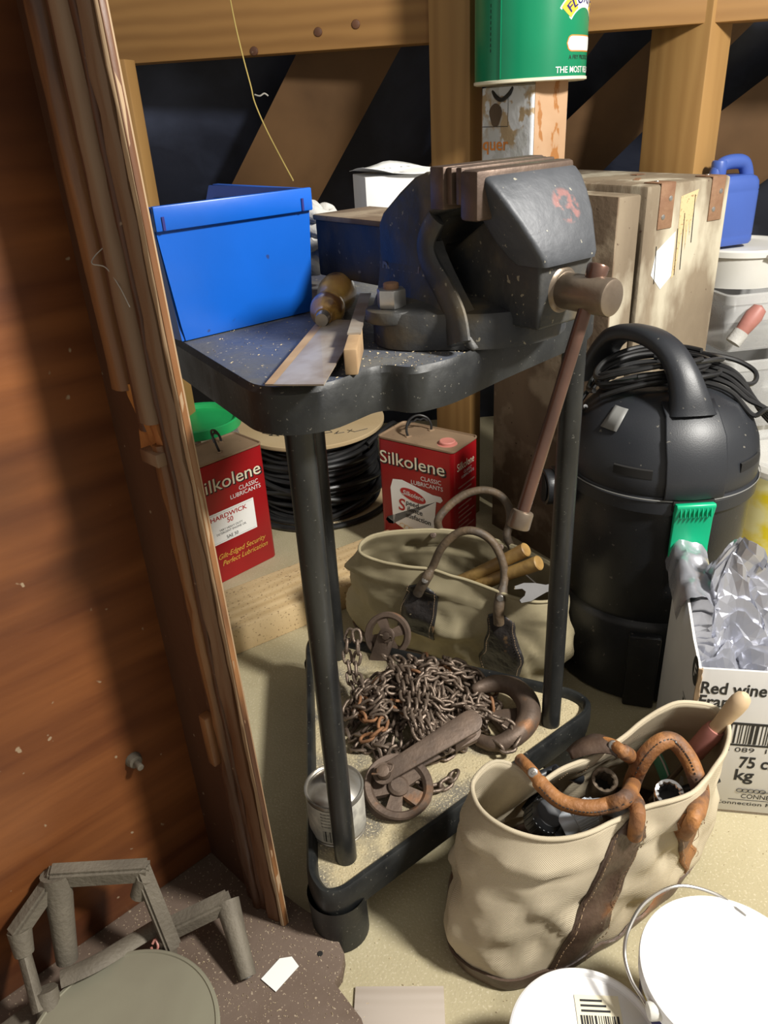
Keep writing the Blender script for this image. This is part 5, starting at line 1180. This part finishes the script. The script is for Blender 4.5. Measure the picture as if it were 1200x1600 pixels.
b = B(); write(b, lambda x, y: fl_(x, y, 2.), 'F', .222, Hc - .030, .034, .01); part('logo_letter', b, 'whiteink', wx)
b = B()
for (x0, x1, y0, y1) in ((.17, .25, Hc - .105, Hc - .103), (.17, .25, Hc - .155, Hc - .153), (.249, .25, Hc - .155, Hc - .103)): b.quad(fl2(x0, y0), fl2(x1, y0), fl2(x1, y1), fl2(x0, y1))
bars(b, fl2, .175, Hc - .15, .05, .040, 14, 9); part('side_print', b, 'ink', wx, kind='stuff')
# crumpled bag
sb = thing('silver_bag', 'crumpled shiny silver plastic bag stuffed in the wine carton', 'bag', WP + Vector((.17, .12, .2)), math.radians(-11))
inv = wm(sb).inverted(); b = B(); L = []; N_ = 44
def crk(x, y, s):
    v = 0; a = 1
    for o_ in range(3): v += a * (abs(noise.noise(Vector((x * s, y * s, o_ * 7.3)))) - .25); a *= .5; s *= 2.05
    return v
for i in range(N_):
    row = []
    for j in range(N_):
        u, v = i / (N_ - 1), j / (N_ - 1); x = .008 + u * (Wc - .016); y = .008 + v * (Dc - .014)
        edge = min(u, 1 - u, v, 1 - v)
        hgt = Hc - .035 + .190 * math.exp(-(((u - .22) / .18) ** 2 + ((v - .72) / .24) ** 2)) + .125 * math.exp(-(((u - .60) / .22) ** 2 + ((v - .62) / .26) ** 2)) - .03 * math.exp(-(((u - .25) / .15) ** 2 + ((v - .15) / .15) ** 2))
        hgt += .080 * crk(x + .3, y, 10) + .010 * math.sin(i * 12.9898 + j * 78.233)
        if v > .9: hgt -= (v - .9) * .5
        dx = .045 * noise.noise(Vector((x * 26, y * 26, 4))); dy = .045 * noise.noise(Vector((x * 20, y * 20, 14)))
        k = min(1, edge * 12); row.append((max(.006, min(Wc - .006, x + dx * k)), max(.006, min(Dc - .006, y + dy * k)), hgt if hgt > Hc - .13 else Hc - .13))
    L.append(row)
b.loft([[Vector(p) - Vector((.17, .12, .2)) + Vector((0, 0, 0)) for p in r] for r in L], False)
bmesh.ops.triangulate(b.bm, faces=b.bm.faces[:]); o = part('bag_sheet', b, 'foil', sb, smooth=False)
o.location = Matrix.Rotation(-math.radians(-11), 3, 'Z') @ Vector((0, 0, 0))
sb.location = WP + Matrix.Rotation(math.radians(-11), 3, 'Z') @ Vector((.17, .12, .2))
# bag lip folded over the left panel
b = B(); L = []
for i in range(22):
    t = i / 21; y = .12 + .145 * t; row = []
    for j in range(10):
        s_ = j / 9; x = .05 - .075 * s_; z = Hc + .030 + .03 * t + .035 * math.sin(s_ * 2.4) - .02 * s_ + .012 * noise.noise(Vector((t * 6, s_ * 4, 2)))
        if s_ > .75: z -= (s_ - .75) * .12; x += (s_ - .75) * .03
        row.append(Vector((x, y, z)) - Vector((.17, .12, .2)))
    L.append(row)
b.loft(L, False); part('folded_lip', b, 'foil', sb, angle=60)

# ================================================================== PAINT TUBS (front right)
def tub(name, label, c, r, h_, cat='tub'):
    t = thing(name, label, cat, (c[0], c[1], .001)); b = B(); b.lathe([(0, 0), (r * .90, 0), (r * .92, .003), (r * .96, h_ - .02), (0, h_ - .02)], n=72); return t
tl = thing('paint_tub', 'smaller white-lidded paint tub with a barcode at the bottom edge', 'tub', (.196, .490, .001)); r = .0892; h_ = .145
b = B(); b.lathe([(0, 0), (r * .93, 0), (r * .95, .003), (r * .965, h_ - .012), (0, h_ - .012)], n=72); part('tub', b, 'bucket', tl)
b = B(); b.lathe([(r * .97, h_ - .022), (r, h_ - .021), (r * 1.005, h_ - .004), (r * .995, h_), (r * .965, h_ + .0012), (r * .94, h_), (r * .915, h_ - .0045), (r * .89, h_ - .005), (r * .87, h_ - .0040), (0, h_ - .0035)], n=96); part('lid', b, 'paintlid', tl)
f = plane_fn((.020, .028, h_ - .0032), (.99, -.10, 0), (.10, .99, 0), .0004); f1 = lambda x, y: f(x, y, 1.); f2 = lambda x, y: f(x, y, 2.)
b = B(); b.quad(f1(-.024, -.034), f1(.028, -.034), f1(.028, .028), f1(-.024, .028)); part('sticker', b, 'cream', tl)
b = B(); bars(b, f2, -.020, -.024, .042, .028, 46, 12); part('barcode', b, 'ink', tl, kind='stuff')
b = B(); 
for k, s_ in enumerate(('000 0000', 'LII 00 IL', 'ILLI 0')): pass
for k in range(3): b.quad(f2(-.018, .008 + k * .006), f2(.016 - .004 * k, .008 + k * .006), f2(.016 - .004 * k, .0105 + k * .006), f2(-.018, .0105 + k * .006))
write(b, f2, '5 010131 501234', .001, -.031, .0062); part('small_print', b, 'ink', tl, kind='stuff')
tr = thing('paint_tub', 'larger paint tub with plain white lid and wire handle in the bottom right corner', 'tub', (.366, .531, .001)); r = .0985; h_ = .198
b = B(); b.lathe([(0, 0), (r * .86, 0), (r * .88, .003), (r * .955, h_ - .014), (0, h_ - .014)], n=72); part('tub', b, mat('navy_gold_label', (.02, .02, .13), (.55, .42, .04), .3, scale=7, stretch=(1, 1, .6), lo=.49, hi=.53), tr)
b = B(); b.lathe([(r * .96, h_ - .022), (r * .99, h_ - .021), (r, h_ - .004), (r * .99, h_), (r * .955, h_ + .0012), (r * .925, h_ - .0005), (r * .90, h_ - .003), (0, h_ - .002)], n=96); part('lid', b, 'paintlid', tr)
c_ = Vector((.378, .505, 0)); hp = [ay(1165, 1432, .600), ay(1120, 1398, .628), ay(1060, 1384, .640), ay(1010, 1408, .615), ay(983, 1450, .583), ay(976, 1490, .560), ay(986, 1530, .535), ay(1004, 1560, .515), ay(1016, 1580, .500)]
b = B(); b.tube(catmull(hp, 8), .0022, 8); part('wire_handle', b, 'wire', tr, world=True)
b = B(); e_ = hp[-1]; b.cyl(e_ + Vector((-.003, 0, 0)), e_ + Vector((.012, 0, 0)), .010, .010, 16, .002); part('handle_boss', b, 'bucket', tr, world=True)

# ================================================================== RIGHT-HAND BACKGROUND
yt = thing('yellow_label_tub', 'tub with a bright yellow label at the right edge behind the vacuum', 'tub', (1.005, 1.685, .001))
b = B(); b.lathe([(0, 0), (.118, 0), (.122, .004), (.128, .30), (0, .30)], n=56); part('tub', b, 'bucket', yt)
b = B(); b.lathe([(.1235, .02), (.1290, .285)], n=56); part('label', b, 'yellow', yt)
b = B(); b.lathe([(.129, .290), (.134, .292), (.134, .318), (.130, .322), (.120, .321), (.117, .312), (0, .312)], n=56); part('lid', b, 'clear', yt)
def openbox(name, label, c, dim, rz, m='clear', th=.003, rimw=.008, grp=None):
    t = thing(name, label, 'box', c, rz); w_, d_, h_ = dim; b = B(); R0 = rrect(w_, d_, .02, 4)
    def s_(k, z): return [(x * k, y * k, z) for x, y in R0]
    b.loft([s_(.90, 0), s_(.92, .004), s_(1, h_)], True); V = [b.bm.verts.new(p) for p in s_(.9, 0)]; b.bm.faces.new(V); o = part('walls', b, m, t); md = o.modifiers.new('s', 'SOLIDIFY'); md.thickness = th
    b = B(); b.loft([s_(1, h_ - .025), s_(1.03, h_ - .022), s_(1.035, h_), s_(1.0, h_ + .003), s_(.985, h_ - .004)], True); part('rim', b, m, t); return t
bx1 = openbox('plastic_box', 'milky plastic box at the bottom of the stack beside the wooden chest', (1.02, 1.98, .001), (.36, .30, .32), math.radians(8))
bx2 = openbox('plastic_box', 'middle milky plastic box of the stack, with a brush handle inside', (1.02, 1.98, .327), (.34, .28, .180), math.radians(8))
bx3 = openbox('plastic_box', 'milky plastic box under the white bucket beside the wooden chest', (1.02, 2.04, .513), (.33, .27, .142), math.radians(8))
b = B(); b.box((0, 0, 0), (.15, .20, .004), .001); solo('divider_board', b, 'crate2', 'brown divider standing inside the milky box', 'board', (1.10, 1.97, .455)).rotation_euler = (math.radians(90), 0, math.radians(60))
pbp = ay(1165, 510, 1.86); pbt = thing('paint_brush', 'dull pink brush handle inside the milky plastic box', 'brush', pbp)
b = B(); q = Vector((.45, .1, .6)).normalized().to_track_quat('Z', 'Y').to_matrix(); b.lathe([(0, -.02), (.016, -.018), (.019, 0), (.022, .030), (.017, .052), (0, .060)], (0, 0, 0), 24, q); part('handle', b, 'pinkred', pbt)
b = B(); b.lathe([(.0, -.05), (.019, -.048), (.019, -.015), (0, -.012)], (0, 0, 0), 24, q); part('ferrule', b, 'rag', pbt)
bk = thing('white_bucket', 'white plastic bucket with wire handle under the blue jerrycan', 'bucket', (.950, 2.040, .661))
b = B(); b.lathe([(0, 0), (.115, 0), (.128, .075), (.134, .077), (.134, .090), (.130, .094), (.118, .094), (.112, .088), (0, .086)], n=56); part('bucket', b, 'bucket', bk)
b = B(); b.tube([(.137 * math.cos(a), .137 * math.sin(a) - .0, .085 - .05 * abs(math.sin((a + 1.6)))) for a in [-1.5 + 2.6 * i / 20 for i in range(21)]], .004, 8); part('wire_handle', b, 'wire', bk)
jp = (.900, 2.035, .757); jr = thing('blue_jerrycan', 'blue plastic jerrycan with moulded handle on the white bucket', 'jerrycan', jp, math.radians(20))
R0 = rrect(.135, .092, .028, 6); b = B()
def js(kx, ky, z, dx=0): return [(x * kx + dx, y * ky, z) for x, y in R0]
b.loft([js(.94, .94, 0), js(1, 1, .006), js(1, 1, .018), js(.985, .985, .021), js(1, 1, .024), js(1, 1, .122), js(.985, .985, .125), js(1, 1, .128), js(.97, .97, .145), js(.88, .88, .155), js(.70, .78, .160)], True, True); part('can', b, 'jerry', jr)
b = B(); b.tube(catmull([(-.048, 0, .152), (-.044, 0, .172), (-.025, 0, .187), (.010, 0, .190), (.036, 0, .184), (.050, 0, .160), (.054, 0, .135)], 6), [.017] * 37, 14, flat=(1, .9)); part('moulded_handle', b, 'jerry', jr)
b = B(); b.lathe([(0, .20), (.016, .20), (.018, .196), (.018, .17), (.014, .155)], (-.040, .0, -.005), 24); part('cap', b, 'jerry', jr)
b = B(); b.lathe([(0, 0), (.03, 0), (.034, .05), (.0, .055)], n=24); solo('spare_lid', b, 'tin', 'dull round metal lid standing behind the white bucket', 'lid', (1.12, 2.16, .75), 0).rotation_euler = (math.radians(70), 0, .4)

# ================================================================== CASTING, DISC AND TAG ON THE CABINET BASE
cs = thing('metal_casting', 'dusty grey cast metal bracket with peg legs on the cabinet base', 'casting', (-.4, .66, .03))
def limb(name, P, r, fl=(1, .75), n=8): b = B(); b.tube(P, r, n, flat=fl, up=None); return part(name, b, 'castiron', cs, world=True, angle=50)
A1 = az(88, 1368, .205); A2 = az(222, 1360, .185); A3 = az(105, 1500, .085); A4 = az(30, 1452, .165); A5 = az(266, 1470, .085); A6 = az(355, 1408, .095); A7 = az(387, 1527, .038)
def flatbar(name, p0, p1, hgt, dep, ext=.010):
    d_ = (p1 - p0).normalized(); w_ = (Vector((0, 0, 1)) - d_ * d_.z).normalized() * hgt; t_ = d_.cross(w_).normalized() * dep
    b = B(); bar3(b, p0 - d_ * ext - t_ * .5, p1 + d_ * ext - t_ * .5, w_, t_, .004); return part(name, b, 'castiron', cs, world=True)
flatbar('top_bar', A1, A2, .028, .024)
limb('peg', [A1 + Vector((0, 0, .004)), A1.lerp(A3, .5), A3], [.0205, .0165, .0145], (1, 1), 16)
flatbar('side_bar', A1, A4, .024, .022)
flatbar('side_bar', A2, A5, .026, .022)
A8 = az(38, 1490, .135); A9 = az(62, 1580, .085)
limb('boss', [A4, A8], [.0155, .0125], (1, 1), 14); limb('rib', [A4 + Vector((-.004, 0, -.02)), A9], [.012, .013], (1, .7))
limb('boss', [az(226, 1370, .178), az(216, 1400, .150)], [.013, .0115], (1, 1), 14)
limb('boss', [A5 + Vector((-.006, .004, .006)), az(263, 1492, .058)], [.014, .0125], (1, 1), 14)
flatbar('arm', az(272, 1448, .088), A6, .026, .026, .006)
limb('peg', [A6, A6.lerp(A7, .45), A7], [.0175, .0145, .0125], (1, 1), 16)
limb('curved_rib', catmull([az(95, 1530, .10), az(150, 1505, .10), az(205, 1472, .085), az(245, 1448, .08)], 5), .0105, (.5, 1.3))
limb('boss', [az(80, 1588, .07), az(72, 1545, .10)], [.016, .015], (1, 1), 14)
for p, d_ in ((A3, A3 - A1), (A7, A7 - A6), (A8, A8 - A4)):
    b = B(); d_ = d_.normalized(); b.cyl(p + d_ * .0002, p + d_ * .0012, .0055, .0055, 14); part('peg_hole', b, 'sticker', cs, world=True)
b = B(); b.tube(catmull([az(238, 1475, .09), az(243, 1468, .094), az(247, 1480, .088), az(240, 1488, .08), az(236, 1480, .086)], 4), .0018, 6); solo('wire_twist', b, 'pinkred', 'tiny twisted pinkish wire on the casting beside the round disc', 'wire')
ds = thing('round_disc', 'flat round dusty metal disc with pale rim in front of the casting', 'disc', (-.366, .552, .030))
b = B(); b.lathe([(0, 0), (.10, 0), (.10, .050), (.1205, .052), (.122, .0535), (.122, .0585), (.1205, .060), (.117, .0603), (.1160, .0585), (0, .0585)], n=96); part('disc_plate', b, 'disc', ds)
b = B(); b.box((-.545, .575, .047), (.17, .035, .034), .004, Matrix.Rotation(.75, 3, 'Z')); solo('metal_bar', b, 'castiron', 'dusty flat metal bar in the bottom left corner', 'bar')
tp = [az(408, 1530, .0306), az(437, 1498, .0306), az(456, 1495, .0306), az(467, 1510, .0306), az(431, 1550, .0306)]
b = B(); lo_ = [p for p in tp]; b.loft([lo_, [p + Vector((0, 0, .0008)) for p in lo_]], True, True); solo('paper_tag', b, 'paper', 'small blank white paper tag lying on the cabinet base', 'tag')
# threads
b = B(); b.tube(catmull([ay(358, -10, 1.9), ay(368, 40, 1.9), ay(380, 90, 1.88), ay(392, 135, 1.85), ay(398, 160, 1.84), ay(415, 200, 1.8), ay(438, 245, 1.7), ay(458, 282, 1.6)], 6), .0014, 6); b2 = b
solo('hanging_thread', b, 'thread', 'thin yellow thread hanging down from the roof beam', 'thread')
b = B(); b.tube(catmull([ay(398, 148, 1.845), ay(406, 150, 1.84), ay(413, 146, 1.84), ay(419, 150, 1.84)], 4), .0016, 5); solo('fibre_tuft', b, 'web', 'small pale fibre tuft caught on the yellow thread', 'fibre')
b = B(); b.tube(catmull([ay(170, 380, .80), ay(150, 398, .80), ay(144, 412, .79), ay(165, 418, .79), ay(185, 445, .78), ay(203, 480, .77)], 6), .0006, 5); solo('cobweb_strand', b, 'web', 'fine grey strand on the cabinet moulding near the blue bin', 'cobweb')
# sawdust flakes: real loose flakes scattered on floor, base board and lower tray
b = B(); rnd = random.Random(17)
def flake(x, y, z, s_):
    a = rnd.uniform(0, 6.28); l_ = s_ * rnd.uniform(.5, 1.6); w_ = s_ * .35; dx, dy = math.cos(a), math.sin(a); h_ = .0006
    b.geo([(x - dx * l_, y - dy * l_, z), (x + dy * w_, y - dx * w_, z), (x + dx * l_, y + dy * l_, z + h_), (x - dy * w_, y + dx * w_, z), (x, y, z + h_ * 1.5)], [(0, 1, 4), (1, 2, 4), (2, 3, 4), (3, 0, 4)])
for _ in range(1500): flake(rnd.uniform(-.35, .9), rnd.uniform(.55, 1.9), .0012, .0014)
o = solo('floor_sawdust', b, 'fawn', 'loose sawdust flakes scattered over the chipboard floor', 'sawdust'); o['kind'] = 'stuff'
b = B()
for _ in range(1100):
    x, y = rnd.uniform(-.42, -.06), rnd.uniform(.42, .80)
    if x + y < .60 and (x + .366) ** 2 + (y - .552) ** 2 > .0155: flake(x, y, .0297, .0011)
o = solo('board_sawdust', b, 'fawn', 'loose sawdust flakes on the dark cabinet base board', 'sawdust'); o['kind'] = 'stuff'
b = B()
def inpoly(x, y, P):
    c = False
    for i in range(len(P)):
        (x0, y0), (x1, y1) = P[i - 1][:2], P[i][:2]
        if (y0 > y) != (y1 > y) and x < (x1 - x0) * (y - y0) / (y1 - y0) + x0: c = not c
    return c
ti = [tuple(p) for p in inset(.02, .1165)]
for _ in range(5200):
    x, y = rnd.uniform(-.17, .35), rnd.uniform(.72, 1.31)
    if inpoly(x, y, ti) and ((x - .04) ** 2 / .02 + (y - 1.06) ** 2 / .016 > 1 or rnd.random() < .3): flake(x, y, .1168, .0012)
o = solo('tray_sawdust', b, 'fawn', 'pale loose sawdust flakes covering the lower tray', 'sawdust'); o['kind'] = 'stuff'
b = B()
for _ in range(900):
    x, y = rnd.uniform(-.2, .15), rnd.uniform(.70, .98)
    if inpoly(x, y, [tuple(p) for p in top]) and (x > -.06 or rnd.random() < .18): flake(x, y, TT + .0006, .0011)
o = solo('top_tray_sawdust', b, 'fawn', 'sawdust flakes on the top tray around the vice foot', 'sawdust'); o['kind'] = 'stuff'
